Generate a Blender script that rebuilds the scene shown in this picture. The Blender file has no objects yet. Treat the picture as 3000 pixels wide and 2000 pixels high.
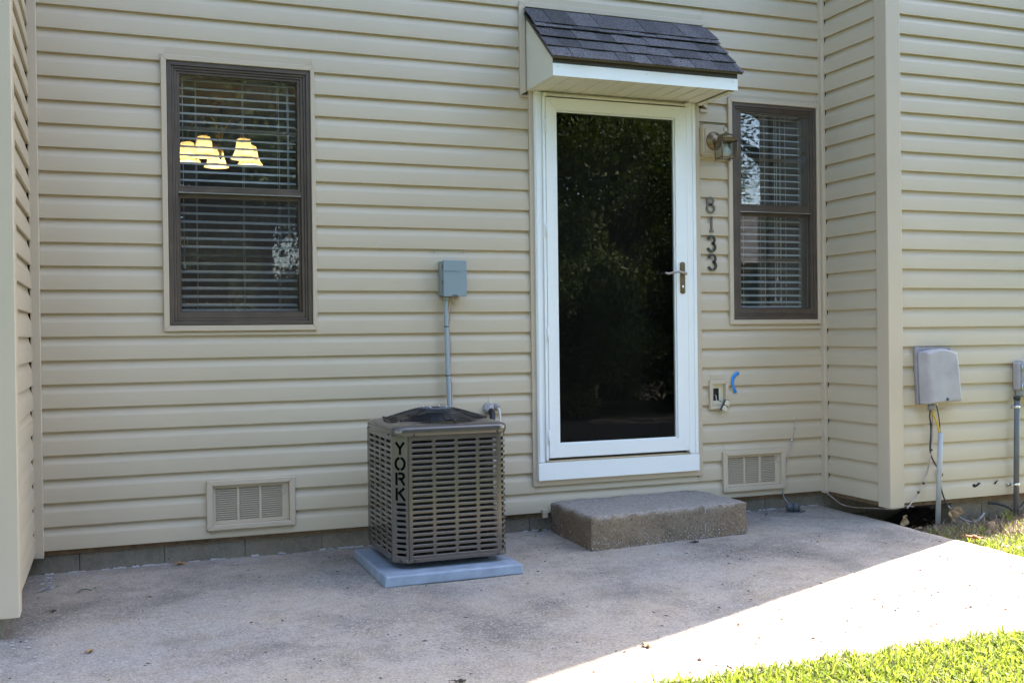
import bpy, math, random
import numpy as np
from mathutils import Vector, Matrix
random.seed(7)
rng = np.random.default_rng(7)
SC = bpy.context.scene
COL = SC.collection
R = math.radians

# ------------------------------------------------------------------ camera
cam_d = bpy.data.cameras.new("camera")
cam = bpy.data.objects.new("camera", cam_d); COL.objects.link(cam)
yaw, pitch, roll = 0.3656, -0.0067, -0.0123
fwd = Vector((math.sin(yaw)*math.cos(pitch), math.cos(yaw)*math.cos(pitch), math.sin(pitch)))
rt = Vector((math.cos(yaw), -math.sin(yaw), 0)); up = rt.cross(fwd)
r2 = rt*math.cos(roll)+up*math.sin(roll); u2 = -rt*math.sin(roll)+up*math.cos(roll)
m = Matrix((r2, u2, -fwd)).transposed().to_4x4(); m.translation = Vector((0.4385, -5.4833, 1.0143))
cam.matrix_world = m
cam_d.sensor_width = 36.0; cam_d.lens = 36.70
cam_d.clip_start = 0.05; cam_d.clip_end = 600
SC.camera = cam

# ------------------------------------------------------------------ sky, sun, exposure
SUN_EL = R(46); SUN_AZ = math.atan2(3.0, 1.207)      # clockwise from +Y
w = bpy.data.worlds.new("World"); SC.world = w; w.use_nodes = True
nt = w.node_tree; nt.nodes.clear()
sky = nt.nodes.new("ShaderNodeTexSky"); sky.sky_type = 'NISHITA'; sky.sun_disc = False
sky.sun_elevation = SUN_EL; sky.sun_rotation = SUN_AZ
sky.air_density = 1.0; sky.dust_density = 1.8; sky.ozone_density = 1.0
bg = nt.nodes.new("ShaderNodeBackground"); bg.inputs[1].default_value = 0.15
wo = nt.nodes.new("ShaderNodeOutputWorld")
nt.links.new(sky.outputs[0], bg.inputs[0]); nt.links.new(bg.outputs[0], wo.inputs[0])
sd = bpy.data.lights.new("sun", 'SUN'); sd.energy = 4.5; sd.angle = R(0.53); sd.color = (1.0, 0.92, 0.78)
sun = bpy.data.objects.new("sun", sd); COL.objects.link(sun)
sv = Vector((math.sin(SUN_AZ)*math.cos(SUN_EL), math.cos(SUN_AZ)*math.cos(SUN_EL), math.sin(SUN_EL)))
sun.rotation_euler = sv.to_track_quat('Z', 'Y').to_euler()
vs = SC.view_settings; vs.view_transform = 'Standard'; vs.look = 'None'; vs.gamma = 1.0
vs.use_curve_mapping = False; vs.exposure = 2.9
SC.cycles.use_denoising = True
SC.cycles.max_bounces = 10; SC.cycles.transparent_max_bounces = 16
SC.cycles.sample_clamp_indirect = 6.0
SC.cycles.caustics_reflective = False; SC.cycles.caustics_refractive = False

# ------------------------------------------------------------------ materials
def mat(name, col, rough=0.6, metal=0.0, spec=0.5, noise=None, bump=None, stretch=None, emit=None, trans=None):
    """noise=(scale, amount[, detail]) varies the colour, bump=(scale, strength, distance)"""
    M = bpy.data.materials.new(name); M.use_nodes = True
    n = M.node_tree.nodes; l = M.node_tree.links; b = n["Principled BSDF"]
    b.inputs["Base Color"].default_value = (*col, 1); b.inputs["Roughness"].default_value = rough
    b.inputs["Metallic"].default_value = metal; b.inputs["Specular IOR Level"].default_value = spec
    g = n.new("ShaderNodeNewGeometry"); vec = g.outputs["Position"]
    if stretch:
        mp = n.new("ShaderNodeMapping"); mp.inputs["Scale"].default_value = stretch
        l.new(vec, mp.inputs["Vector"]); svec = mp.outputs[0]
    else: svec = vec
    if noise:
        t = n.new("ShaderNodeTexNoise"); t.inputs["Scale"].default_value = noise[0]; t.inputs["Detail"].default_value = 5
        l.new(vec, t.inputs["Vector"])
        r = n.new("ShaderNodeMapRange"); r.inputs[1].default_value = 0.3; r.inputs[2].default_value = 0.7
        r.inputs[3].default_value = 1-noise[1]; r.inputs[4].default_value = 1+noise[1]
        l.new(t.outputs["Fac"], r.inputs[0])
        mx = n.new("ShaderNodeVectorMath"); mx.operation = 'SCALE'; mx.inputs[0].default_value = col
        l.new(r.outputs[0], mx.inputs["Scale"]); l.new(mx.outputs[0], b.inputs["Base Color"])
    if bump:
        t = n.new("ShaderNodeTexNoise"); t.inputs["Scale"].default_value = bump[0]; t.inputs["Detail"].default_value = 6
        l.new(svec, t.inputs["Vector"])
        bp = n.new("ShaderNodeBump"); bp.inputs["Strength"].default_value = bump[1]; bp.inputs["Distance"].default_value = bump[2]
        l.new(t.outputs["Fac"], bp.inputs["Height"]); l.new(bp.outputs[0], b.inputs["Normal"])
    if emit:
        b.inputs["Emission Color"].default_value = (*emit[0], 1); b.inputs["Emission Strength"].default_value = emit[1]
    if trans is not None:
        tr = n.new("ShaderNodeBsdfTranslucent"); tr.inputs[0].default_value = (*trans[0], 1)
        ms = n.new("ShaderNodeMixShader"); ms.inputs[0].default_value = trans[1]
        l.new(b.outputs[0], ms.inputs[1]); l.new(tr.outputs[0], ms.inputs[2]); l.new(ms.outputs[0], n["Material Output"].inputs[0])
    return M

def glass_mat(name, k=1.8, tint=(1, 1, 1), ior=1.5, rough=0.0, wav=0.0, dust=0.0):
    M = bpy.data.materials.new(name); M.use_nodes = True
    n = M.node_tree.nodes; l = M.node_tree.links; n.remove(n["Principled BSDF"])
    fr = n.new("ShaderNodeFresnel"); fr.inputs[0].default_value = ior
    g = n.new("ShaderNodeNewGeometry")
    inv = n.new("ShaderNodeMath"); inv.operation = 'SUBTRACT'; inv.inputs[0].default_value = 1; l.new(g.outputs["Backfacing"], inv.inputs[1])
    m1 = n.new("ShaderNodeMath"); m1.operation = 'MULTIPLY'; l.new(fr.outputs[0], m1.inputs[0]); l.new(inv.outputs[0], m1.inputs[1])
    m2 = n.new("ShaderNodeMath"); m2.operation = 'MULTIPLY'; m2.inputs[1].default_value = k; m2.use_clamp = True; l.new(m1.outputs[0], m2.inputs[0])
    tr = n.new("ShaderNodeBsdfTransparent"); tr.inputs[0].default_value = (*tint, 1)
    gl = n.new("ShaderNodeBsdfGlossy"); gl.inputs["Roughness"].default_value = rough
    if wav:
        t = n.new("ShaderNodeTexNoise"); t.inputs["Scale"].default_value = 3.0; l.new(g.outputs["Position"], t.inputs["Vector"])
        bp = n.new("ShaderNodeBump"); bp.inputs["Strength"].default_value = 1; bp.inputs["Distance"].default_value = wav
        l.new(t.outputs["Fac"], bp.inputs["Height"]); l.new(bp.outputs[0], gl.inputs["Normal"])
    ms = n.new("ShaderNodeMixShader")
    l.new(m2.outputs[0], ms.inputs[0]); l.new(tr.outputs[0], ms.inputs[1]); l.new(gl.outputs[0], ms.inputs[2])
    out = ms.outputs[0]
    if dust:                                    # film of dust on the outer face, thicker in smears
        df = n.new("ShaderNodeBsdfDiffuse"); df.inputs[0].default_value = (.5, .48, .46, 1)
        t2 = n.new("ShaderNodeTexNoise"); t2.inputs["Scale"].default_value = 5; t2.inputs["Detail"].default_value = 5; l.new(g.outputs["Position"], t2.inputs["Vector"])
        r = n.new("ShaderNodeMapRange"); r.inputs[1].default_value = .3; r.inputs[2].default_value = .75; r.inputs[3].default_value = dust*.5; r.inputs[4].default_value = dust*1.7; l.new(t2.outputs["Fac"], r.inputs[0])
        md = n.new("ShaderNodeMath"); md.operation = 'MULTIPLY'; l.new(r.outputs[0], md.inputs[0]); l.new(inv.outputs[0], md.inputs[1])
        m3 = n.new("ShaderNodeMixShader"); l.new(md.outputs[0], m3.inputs[0]); l.new(out, m3.inputs[1]); l.new(df.outputs[0], m3.inputs[2]); out = m3.outputs[0]
    l.new(out, n["Material Output"].inputs[0])
    return M

def concrete_mat(name, base, warm, stain=0.5, speck=1.0, fine=150.0, bumpd=0.004, top=None):
    M = bpy.data.materials.new(name); M.use_nodes = True
    n = M.node_tree.nodes; l = M.node_tree.links; b = n["Principled BSDF"]
    b.inputs["Roughness"].default_value = 0.88; b.inputs["Specular IOR Level"].default_value = 0.3
    g = n.new("ShaderNodeNewGeometry"); P = g.outputs["Position"]
    def noise(s, d=6, rough=0.55, off=0):
        t = n.new("ShaderNodeTexNoise"); t.inputs["Scale"].default_value = s; t.inputs["Detail"].default_value = d; t.inputs["Roughness"].default_value = rough
        if off:
            mp = n.new("ShaderNodeMapping"); mp.inputs["Location"].default_value = (off, off*1.7, off*.3); l.new(P, mp.inputs[0]); l.new(mp.outputs[0], t.inputs["Vector"])
        else: l.new(P, t.inputs["Vector"])
        return t.outputs["Fac"]
    def rng_(x, a, c, lo, hi):
        r = n.new("ShaderNodeMapRange"); r.inputs[1].default_value = a; r.inputs[2].default_value = c; r.inputs[3].default_value = lo; r.inputs[4].default_value = hi
        l.new(x, r.inputs[0]); return r.outputs[0]
    def mix(f, a, c, t='MIX'):
        q = n.new("ShaderNodeMix"); q.data_type = 'RGBA'; q.blend_type = t
        if isinstance(f, float): q.inputs[0].default_value = f
        else: l.new(f, q.inputs[0])
        for i, x in ((6, a), (7, c)):
            if isinstance(x, tuple): q.inputs[i].default_value = (*x, 1)
            else: l.new(x, q.inputs[i])
        return q.outputs[2]
    c = mix(rng_(noise(1.1, 4), .4, .62, 0, 1), base, warm)
    # damp / dirty patches with their own outlines
    dk = tuple(x*0.36 for x in base)
    c = mix(rng_(noise(1.7, 8, .68, 3.1), .48, .66, 0, stain), c, dk)
    c = mix(rng_(noise(19, 7, .7, 4.4), .48, .68, 0, .55*stain), c, tuple(x*.52 for x in base))
    c = mix(rng_(noise(27, 6, .7, 7.7), .54, .70, 0, .45*stain), c, tuple(min(.8, x*1.45) for x in base))
    c = mix(rng_(noise(6, 6, .6, 9.2), .5, .75, 0, .5*stain), c, (warm[0]*.75, warm[1]*.68, warm[2]*.55))
    # worn paste showing fine aggregate
    c = mix(rng_(noise(fine, 2, .6, 1.3), .53, .64, 0, .55*speck), c, tuple(min(.8, x*1.75) for x in base))
    c = mix(rng_(noise(fine*.75, 2, .6, 5.3), .55, .66, 0, .6*speck), c, tuple(x*.38 for x in base))
    v = n.new("ShaderNodeTexVoronoi"); v.inputs["Scale"].default_value = fine*.32; l.new(P, v.inputs["Vector"])
    c = mix(rng_(v.outputs["Distance"], .07, .15, .42*speck, 0), c, (.55, .55, .53))
    v2 = n.new("ShaderNodeTexVoronoi"); v2.inputs["Scale"].default_value = 17; l.new(P, v2.inputs["Vector"])
    c = mix(rng_(v2.outputs["Distance"], .06, .085, .8, 0), c, tuple(x*.25 for x in base))
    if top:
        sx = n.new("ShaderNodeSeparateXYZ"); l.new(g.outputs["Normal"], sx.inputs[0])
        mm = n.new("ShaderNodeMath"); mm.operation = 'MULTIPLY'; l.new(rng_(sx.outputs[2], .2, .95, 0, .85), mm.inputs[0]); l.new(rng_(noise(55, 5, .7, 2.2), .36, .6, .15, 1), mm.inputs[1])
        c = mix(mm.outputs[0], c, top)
    l.new(c, b.inputs["Base Color"])
    bp = n.new("ShaderNodeBump"); bp.inputs["Strength"].default_value = .6; bp.inputs["Distance"].default_value = bumpd
    l.new(noise(fine*.6, 4, .6), bp.inputs["Height"]); l.new(bp.outputs[0], b.inputs["Normal"])
    return M

M_SIDING = mat("vinyl_siding", (.505, .415, .298), .42, spec=.4, noise=(1.3, .035), bump=(26, .35, .0016), stretch=(.25, .25, 9))
M_TRIM = mat("vinyl_trim", (.520, .424, .315), .4, spec=.4, noise=(2, .03))
M_SHADE = mat("wall_sheathing", (.05, .045, .04), .9)
M_WHITE = mat("white_paint", (.82, .82, .80), .35, noise=(3, .015), bump=(60, .08, .0006))
M_CREAM = mat("cream_vinyl", (.74, .70, .60), .4, noise=(3, .02))
M_BROWN = mat("brown_aluminium", (.088, .064, .048), .42, metal=.1, noise=(9, .22), bump=(90, .1, .0005))
M_BROWNL = mat("pale_aluminium_edge", (.5, .47, .43), .3, metal=.8)
M_DKBOARD = mat("brown_drip_edge", (.055, .046, .034), .5)
M_BLACK = mat("black_rubber", (.012, .012, .013), .5)
M_DARK = mat("dark_void", (.004, .004, .004), .95, spec=0.0)
M_PATIO = concrete_mat("patio_concrete", (.295, .258, .228), (.345, .282, .220), stain=.88, speck=.9, fine=120)
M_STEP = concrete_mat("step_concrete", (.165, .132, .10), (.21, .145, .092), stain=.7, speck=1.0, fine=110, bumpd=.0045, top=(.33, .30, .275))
M_BLOCK = concrete_mat("foundation_block", (.205, .18, .142), (.22, .18, .13), stain=.6, speck=.3, fine=90)
M_CAULK = mat("white_caulk", (.37, .36, .35), .7, noise=(30, .25), bump=(60, .5, .004))
M_AC = mat("taupe_painted_steel", (.122, .105, .093), .21, metal=.45, noise=(6, .03), spec=.6)
M_COIL = mat("condenser_coil", (.012, .011, .010), .55, metal=.4, noise=(150, .6))
M_FINS = mat("coil_fins", (.055, .047, .036), .5, metal=.5)
M_WIRE = mat("black_coated_wire", (.014, .014, .016), .35)
M_PAD = mat("blue_grey_plastic", (.215, .255, .315), .6, noise=(14, .16), bump=(120, .15, .001))
M_BOX = mat("grey_blue_enamel", (.235, .285, .305), .4, noise=(4, .02))
M_CONDUIT = mat("grey_conduit", (.30, .34, .37), .5, bump=(20, .2, .001), stretch=(.2, .2, 20))
M_PUTTY = mat("grey_duct_putty", (.36, .33, .32), .85, noise=(60, .35), bump=(80, .7, .006))
M_TEL = mat("grey_weathered_plastic", (.36, .335, .345), .6, noise=(9, .12))
M_TELS = mat("grey_box_backplate", (.25, .235, .25), .6, noise=(9, .12))
M_PVC = mat("grey_pvc", (.37, .37, .37), .45, noise=(8, .08))
M_STEELPIPE = mat("dark_grey_pipe", (.115, .12, .125), .5, noise=(12, .15))
M_ZINC = mat("zinc_plated", (.65, .65, .63), .25, metal=.9)
M_BRASS = mat("antique_brass", (.20, .145, .085), .35, metal=.8, noise=(25, .3))
M_DIGIT = mat("dark_bronze_numbers", (.06, .053, .045), .4, metal=.5)
M_DIGIT1 = mat("faded_bronze_number", (.15, .132, .108), .45, metal=.4)
M_IVORY = mat("ivory_plastic", (.66, .60, .44), .4)
M_TAPE = mat("blue_painter_tape", (.02, .24, .66), .6)
M_CABLEW = mat("weathered_cable", (.42, .34, .31), .6, noise=(15, .3))
M_CABLEK = mat("black_cable", (.02, .02, .022), .5)
M_CABLEY = mat("yellow_cable", (.62, .38, .03), .5)
M_CABLEG = mat("grey_cable", (.22, .22, .23), .5)
M_WHITEW = mat("white_tube", (.68, .62, .58), .5)
M_CEMENT = mat("dark_grey_cast_metal", (.085, .09, .105), .6, metal=.2, noise=(30, .2))
M_SLAT = mat("blind_slat", (.52, .51, .51), .45)
M_CORD = mat("blind_cord", (.55, .55, .52), .7)
M_ROOMW = mat("room_paint", (.11, .074, .052), .8)
M_ROOMG = mat("grey_room_paint", (.30, .29, .28), .8)
M_FLOORR = mat("room_carpet", (.12, .09, .07), .9)
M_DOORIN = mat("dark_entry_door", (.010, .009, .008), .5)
M_SCREEN = None
M_LEAFD = mat("dry_leaf", (.40, .24, .12), .7, noise=(40, .3), trans=((.4, .22, .08), .25))
M_LEAFO = mat("rust_leaf", (.36, .13, .05), .7, noise=(40, .3), trans=((.4, .15, .04), .25))
M_LEAFT = mat("tan_leaf", (.40, .26, .13), .7, noise=(40, .25), trans=((.36, .22, .10), .2))
M_LEAFDK = mat("dark_leaf", (.06, .04, .035), .7)
M_SOIL = mat("damp_soil", (.045, .033, .025), .95, noise=(30, .5), bump=(40, .8, .02))
M_TWIG = mat("dry_stalks", (.26, .19, .14), .8, noise=(50, .5))
M_BARK = mat("tree_bark", (.07, .055, .045), .9, noise=(8, .35), bump=(14, .8, .03))
M_FENCE = mat("weathered_fence_wood", (.055, .045, .037), .85, noise=(5, .3))
M_ROOF = mat("roof_shingle_far", (.05, .047, .05), .9, noise=(20, .3))
M_FRAMEW = mat("framing_wood", (.16, .10, .055), .85, noise=(25, .35))
M_TORN = mat("torn_hole", (.012, .010, .009), .95)
M_SKIRTSTAIN = mat("old_caulk", (.42, .40, .36), .8, noise=(80, .3))
M_GLASS = glass_mat("window_glass", 2.9, (.93, .95, .94), wav=.0006, dust=.034)
M_GLASSD = glass_mat("storm_door_glass", 1.75, (.6, .61, .6), wav=.0004)
M_LGLASS = glass_mat("lantern_glass", 1.6, (.85, .87, .86), rough=.08)
M_BULBOFF = mat("frosted_bulb", (.75, .75, .72), .3)
M_BULB = mat("lit_bulb", (1, .9, .7), .4, emit=((1.0, .86, .62), 2.2))
M_SHADEL = mat("amber_glass_shade", (.85, .78, .60), .35, trans=((.85, .77, .56), .60))

def screen_mat():
    M = bpy.data.materials.new("insect_screen"); M.use_nodes = True
    n = M.node_tree.nodes; l = M.node_tree.links; b = n["Principled BSDF"]
    b.inputs["Base Color"].default_value = (.02, .02, .02, 1); b.inputs["Roughness"].default_value = .7
    tr = n.new("ShaderNodeBsdfTransparent"); ms = n.new("ShaderNodeMixShader"); ms.inputs[0].default_value = .16
    l.new(tr.outputs[0], ms.inputs[1]); l.new(b.outputs[0], ms.inputs[2]); l.new(ms.outputs[0], n["Material Output"].inputs[0])
    return M
M_SCREEN = screen_mat()

def shingle_mat():
    M = mat("asphalt_shingle", (.075, .068, .075), .92, bump=(420, .9, .004))
    n = M.node_tree.nodes; l = M.node_tree.links; b = n["Principled BSDF"]
    g = n.new("ShaderNodeNewGeometry"); oi = n.new("ShaderNodeObjectInfo")
    t = n.new("ShaderNodeTexNoise"); t.inputs["Scale"].default_value = 170; t.inputs["Detail"].default_value = 2; l.new(g.outputs["Position"], t.inputs["Vector"])
    r = n.new("ShaderNodeValToRGB"); r.color_ramp.elements[0].position = .38; r.color_ramp.elements[0].color = (.030, .027, .028, 1)
    r.color_ramp.elements[1].position = .66; r.color_ramp.elements[1].color = (.20, .175, .175, 1)
    l.new(t.outputs["Fac"], r.inputs[0])
    mr = n.new("ShaderNodeMapRange"); mr.inputs[3].default_value = .62; mr.inputs[4].default_value = 1.45; l.new(oi.outputs["Random"], mr.inputs[0])
    mx = n.new("ShaderNodeVectorMath"); mx.operation = 'SCALE'; l.new(r.outputs[0], mx.inputs[0]); l.new(mr.outputs[0], mx.inputs["Scale"])
    l.new(mx.outputs[0], b.inputs["Base Color"]); return M
M_SHINGLE = shingle_mat()

def foliage_mat(name, c1, c2, tr, f):
    M = bpy.data.materials.new(name); M.use_nodes = True
    n = M.node_tree.nodes; l = M.node_tree.links; b = n["Principled BSDF"]; b.inputs["Roughness"].default_value = .6; b.inputs["Specular IOR Level"].default_value = .3
    at = n.new("ShaderNodeAttribute"); at.attribute_name = "tone"
    mx = n.new("ShaderNodeMix"); mx.data_type = 'RGBA'; l.new(at.outputs["Fac"], mx.inputs[0])
    mx.inputs[6].default_value = (*c1, 1); mx.inputs[7].default_value = (*c2, 1)
    l.new(mx.outputs[2], b.inputs["Base Color"])
    t = n.new("ShaderNodeBsdfTranslucent")
    sc = n.new("ShaderNodeVectorMath"); sc.operation = 'MULTIPLY'; sc.inputs[1].default_value = tr; l.new(mx.outputs[2], sc.inputs[0]); l.new(sc.outputs[0], t.inputs[0])
    ms = n.new("ShaderNodeMixShader"); ms.inputs[0].default_value = f
    l.new(b.outputs[0], ms.inputs[1]); l.new(t.outputs[0], ms.inputs[2]); l.new(ms.outputs[0], n["Material Output"].inputs[0]); return M
M_GRASS = foliage_mat("grass_blades", (.095, .15, .022), (.27, .30, .085), (1.7, 1.6, .8), .45)
M_STRAW = foliage_mat("dead_grass", (.20, .14, .09), (.34, .26, .19), (1, 1, 1), .15)
M_CROWN = foliage_mat("tree_foliage", (.03, .055, .014), (.085, .11, .03), (1.3, 1.4, .7), .3)
M_LAWN = mat("lawn_ground", (.06, .085, .025), .9, noise=(3, .4), bump=(60, .8, .03))

# ------------------------------------------------------------------ mesh helpers
class MB:
    def __init__(s): s.v = []; s.f = []; s.sm = []
    def add(s, vs, fs, smooth=False):
        o = len(s.v); s.v.extend([tuple(p) for p in vs])
        for f in fs: s.f.append([i+o for i in f]); s.sm.append(smooth)
        return s
    def box(s, x0, x1, y0, y1, z0, z1):
        vs = [(x, y, z) for z in (z0, z1) for y in (y0, y1) for x in (x0, x1)]
        return s.add(vs, [(0, 2, 3, 1), (4, 5, 7, 6), (0, 1, 5, 4), (2, 6, 7, 3), (0, 4, 6, 2), (1, 3, 7, 5)])
    def hexa(s, b, t):
        return s.add(list(b)+list(t), [(3, 2, 1, 0), (4, 5, 6, 7), (0, 1, 5, 4), (1, 2, 6, 5), (2, 3, 7, 6), (3, 0, 4, 7)])
    def prism(s, poly, lo, hi, plane='xz', smooth=False):
        """extrude a polygon of (a,b); 'xz' extrudes along y, 'yz' along x, 'xy' along z"""
        P = {'xz': lambda a, b, c: (a, c, b), 'yz': lambda a, b, c: (c, a, b), 'xy': lambda a, b, c: (a, b, c)}[plane]
        n = len(poly); vs = [P(a, b, lo) for a, b in poly]+[P(a, b, hi) for a, b in poly]
        s.add(vs, [list(range(n))[::-1], list(range(n, 2*n))])
        o = len(s.v)-2*n
        for i in range(n):
            j = (i+1) % n; s.f.append([o+i, o+j, o+n+j, o+n+i]); s.sm.append(smooth)
        return s
    def tube(s, path, r, n=8, caps=True, flat=1.0):
        path = [Vector(p) for p in path]; k = len(path)
        rr = r if isinstance(r, (list, tuple)) else [r]*k
        o = len(s.v); ref = None
        for i, p in enumerate(path):
            t = (path[min(i+1, k-1)]-path[max(i-1, 0)]).normalized()
            if ref is None:
                ref = Vector((0, 1, 0)) if abs(t.y) < .9 else Vector((1, 0, 0))
            a = (ref-t*ref.dot(t)).normalized(); ref = a; b = t.cross(a)
            for j in range(n):
                q = 2*math.pi*j/n
                s.v.append(tuple(p+(a*math.cos(q)*flat+b*math.sin(q))*rr[i]))
        for i in range(k-1):
            for j in range(n):
                s.f.append([o+i*n+j, o+i*n+(j+1) % n, o+(i+1)*n+(j+1) % n, o+(i+1)*n+j]); s.sm.append(True)
        if caps:
            s.f.append([o+j for j in range(n)][::-1]); s.sm.append(False)
            s.f.append([o+(k-1)*n+j for j in range(n)]); s.sm.append(False)
        return s
    def lathe(s, prof, c, n=24, axis='z', smooth=True):
        """prof list of (r, h) revolved about an axis through c"""
        o = len(s.v); k = len(prof)
        for r, h in prof:
            for j in range(n):
                q = 2*math.pi*j/n; a, b = r*math.cos(q), r*math.sin(q)
                s.v.append({'z': (c[0]+a, c[1]+b, c[2]+h), 'y': (c[0]+a, c[1]-h, c[2]+b), 'x': (c[0]+h, c[1]+a, c[2]+b)}[axis])
        for i in range(k-1):
            for j in range(n):
                s.f.append([o+i*n+j, o+i*n+(j+1) % n, o+(i+1)*n+(j+1) % n, o+(i+1)*n+j]); s.sm.append(smooth)
        if prof[0][0] > 1e-6: s.f.append([o+j for j in range(n)][::-1]); s.sm.append(False)
        if prof[-1][0] > 1e-6: s.f.append([o+(k-1)*n+j for j in range(n)]); s.sm.append(False)
        return s
    def frame(s, x0, x1, z0, z1, w, y0, y1):
        """mitred rectangular frame facing -y"""
        for q in mitred(x0, x1, z0, z1, w): s.prism(q, y0, y1)
        return s
    def mesh(s, name, m=None):
        me = bpy.data.meshes.new(name); me.from_pydata(s.v, [], s.f)
        me.polygons.foreach_set("use_smooth", s.sm)
        import bmesh
        b = bmesh.new(); b.from_mesh(me); bmesh.ops.recalc_face_normals(b, faces=b.faces); b.to_mesh(me); b.free()
        if m: me.materials.append(m)
        me.update(); return me

def mitred(x0, x1, z0, z1, w):
    wl = wr = wt = wb = w
    if isinstance(w, tuple): wl, wr, wb, wt = w
    return [[(x0, z0), (x0+wl, z0+wb), (x0+wl, z1-wt), (x0, z1)], [(x1-wr, z0+wb), (x1, z0), (x1, z1), (x1-wr, z1-wt)],
            [(x0, z0), (x1, z0), (x1-wr, z0+wb), (x0+wl, z0+wb)], [(x0+wl, z1-wt), (x1-wr, z1-wt), (x1, z1), (x0, z1)]]

def props(o, label=None, cat=None, group=None, kind=None):
    if label: o["label"] = label
    if cat: o["category"] = cat
    if group: o["group"] = group
    if kind: o["kind"] = kind
    return o
def link(name, me, parent=None, **k):
    o = bpy.data.objects.new(name, me); COL.objects.link(o)
    if parent is not None: o.parent = parent
    return props(o, **k)
def obj(name, mb, m, parent=None, bevel=0, seg=2, **k):
    o = link(name, mb.mesh(name, m), parent, **k)
    if bevel:
        b = o.modifiers.new("edge", 'BEVEL'); b.width = bevel; b.segments = seg; b.limit_method = 'ANGLE'; b.angle_limit = R(35)
        o.data.polygons.foreach_set("use_smooth", [True]*len(o.data.polygons))
        try: o.data.set_sharp_from_angle(angle=R(40))
        except Exception: pass
        wn = o.modifiers.new("normals", 'WEIGHTED_NORMAL'); wn.keep_sharp = True
    return o
def empty(name, loc=(0, 0, 0), parent=None, **k):
    o = bpy.data.objects.new(name, None); COL.objects.link(o); o.location = loc
    if parent is not None: o.parent = parent
    return props(o, **k)
def part(name, mb, m, root, **k):
    """child of an Empty that does not stand at the origin: mesh given in world coordinates"""
    o = obj(name, mb, m, root, **k)
    o.matrix_parent_inverse = Matrix.Translation(-root.location) if root.parent is None else Matrix.Translation(-(root.matrix_parent_inverse @ root.matrix_basis).translation)
    return o
def arc(cx, cz, r, a0, a1, n=12):
    return [(cx+r*math.cos(R(a0+(a1-a0)*i/n)), cz+r*math.sin(R(a0+(a1-a0)*i/n))) for i in range(n+1)]
def smooth_path(pts, n=6):
    P = [Vector(p) for p in pts]; out = []
    for i in range(len(P)-1):
        a, b, c, d = P[max(i-1, 0)], P[i], P[i+1], P[min(i+2, len(P)-1)]
        for j in range(n):
            t = j/n
            out.append(.5*((2*b)+(c-a)*t+(2*a-5*b+4*c-d)*t*t+(3*b-a-3*c+d)*t**3))
    out.append(P[-1]); return out

def gz(x, y): return -.118+.005*x+.012*y        # top of the patio slab

# ------------------------------------------------------------------ numbers taken off the place
PITCH = .1143; NC = 34
XL, XR = .080, 4.653                 # the two return walls
YF = -.602                           # front of the right wing
YLW = -1.07                          # front of the left wing
XE = 5.875                           # right end of the right wing
HTOP = 6.2

# ================================================================== GROUND
def ground_sheet():
    mb = MB(); n = 40
    xs, ys = (-120, 4.62, 6.38, 140), (-150, -1.48, .01, 120)
    mb.add([(x, y, -.166) for y in ys for x in xs], [(j*4+i, j*4+i+1, j*4+i+5, j*4+i+4) for j in range(3) for i in range(3) if (i, j) != (1, 1)])
    obj("ground", mb, M_LAWN, kind="structure", label="lawn ground under the grass around the concrete patio")
ground_sheet()

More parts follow.
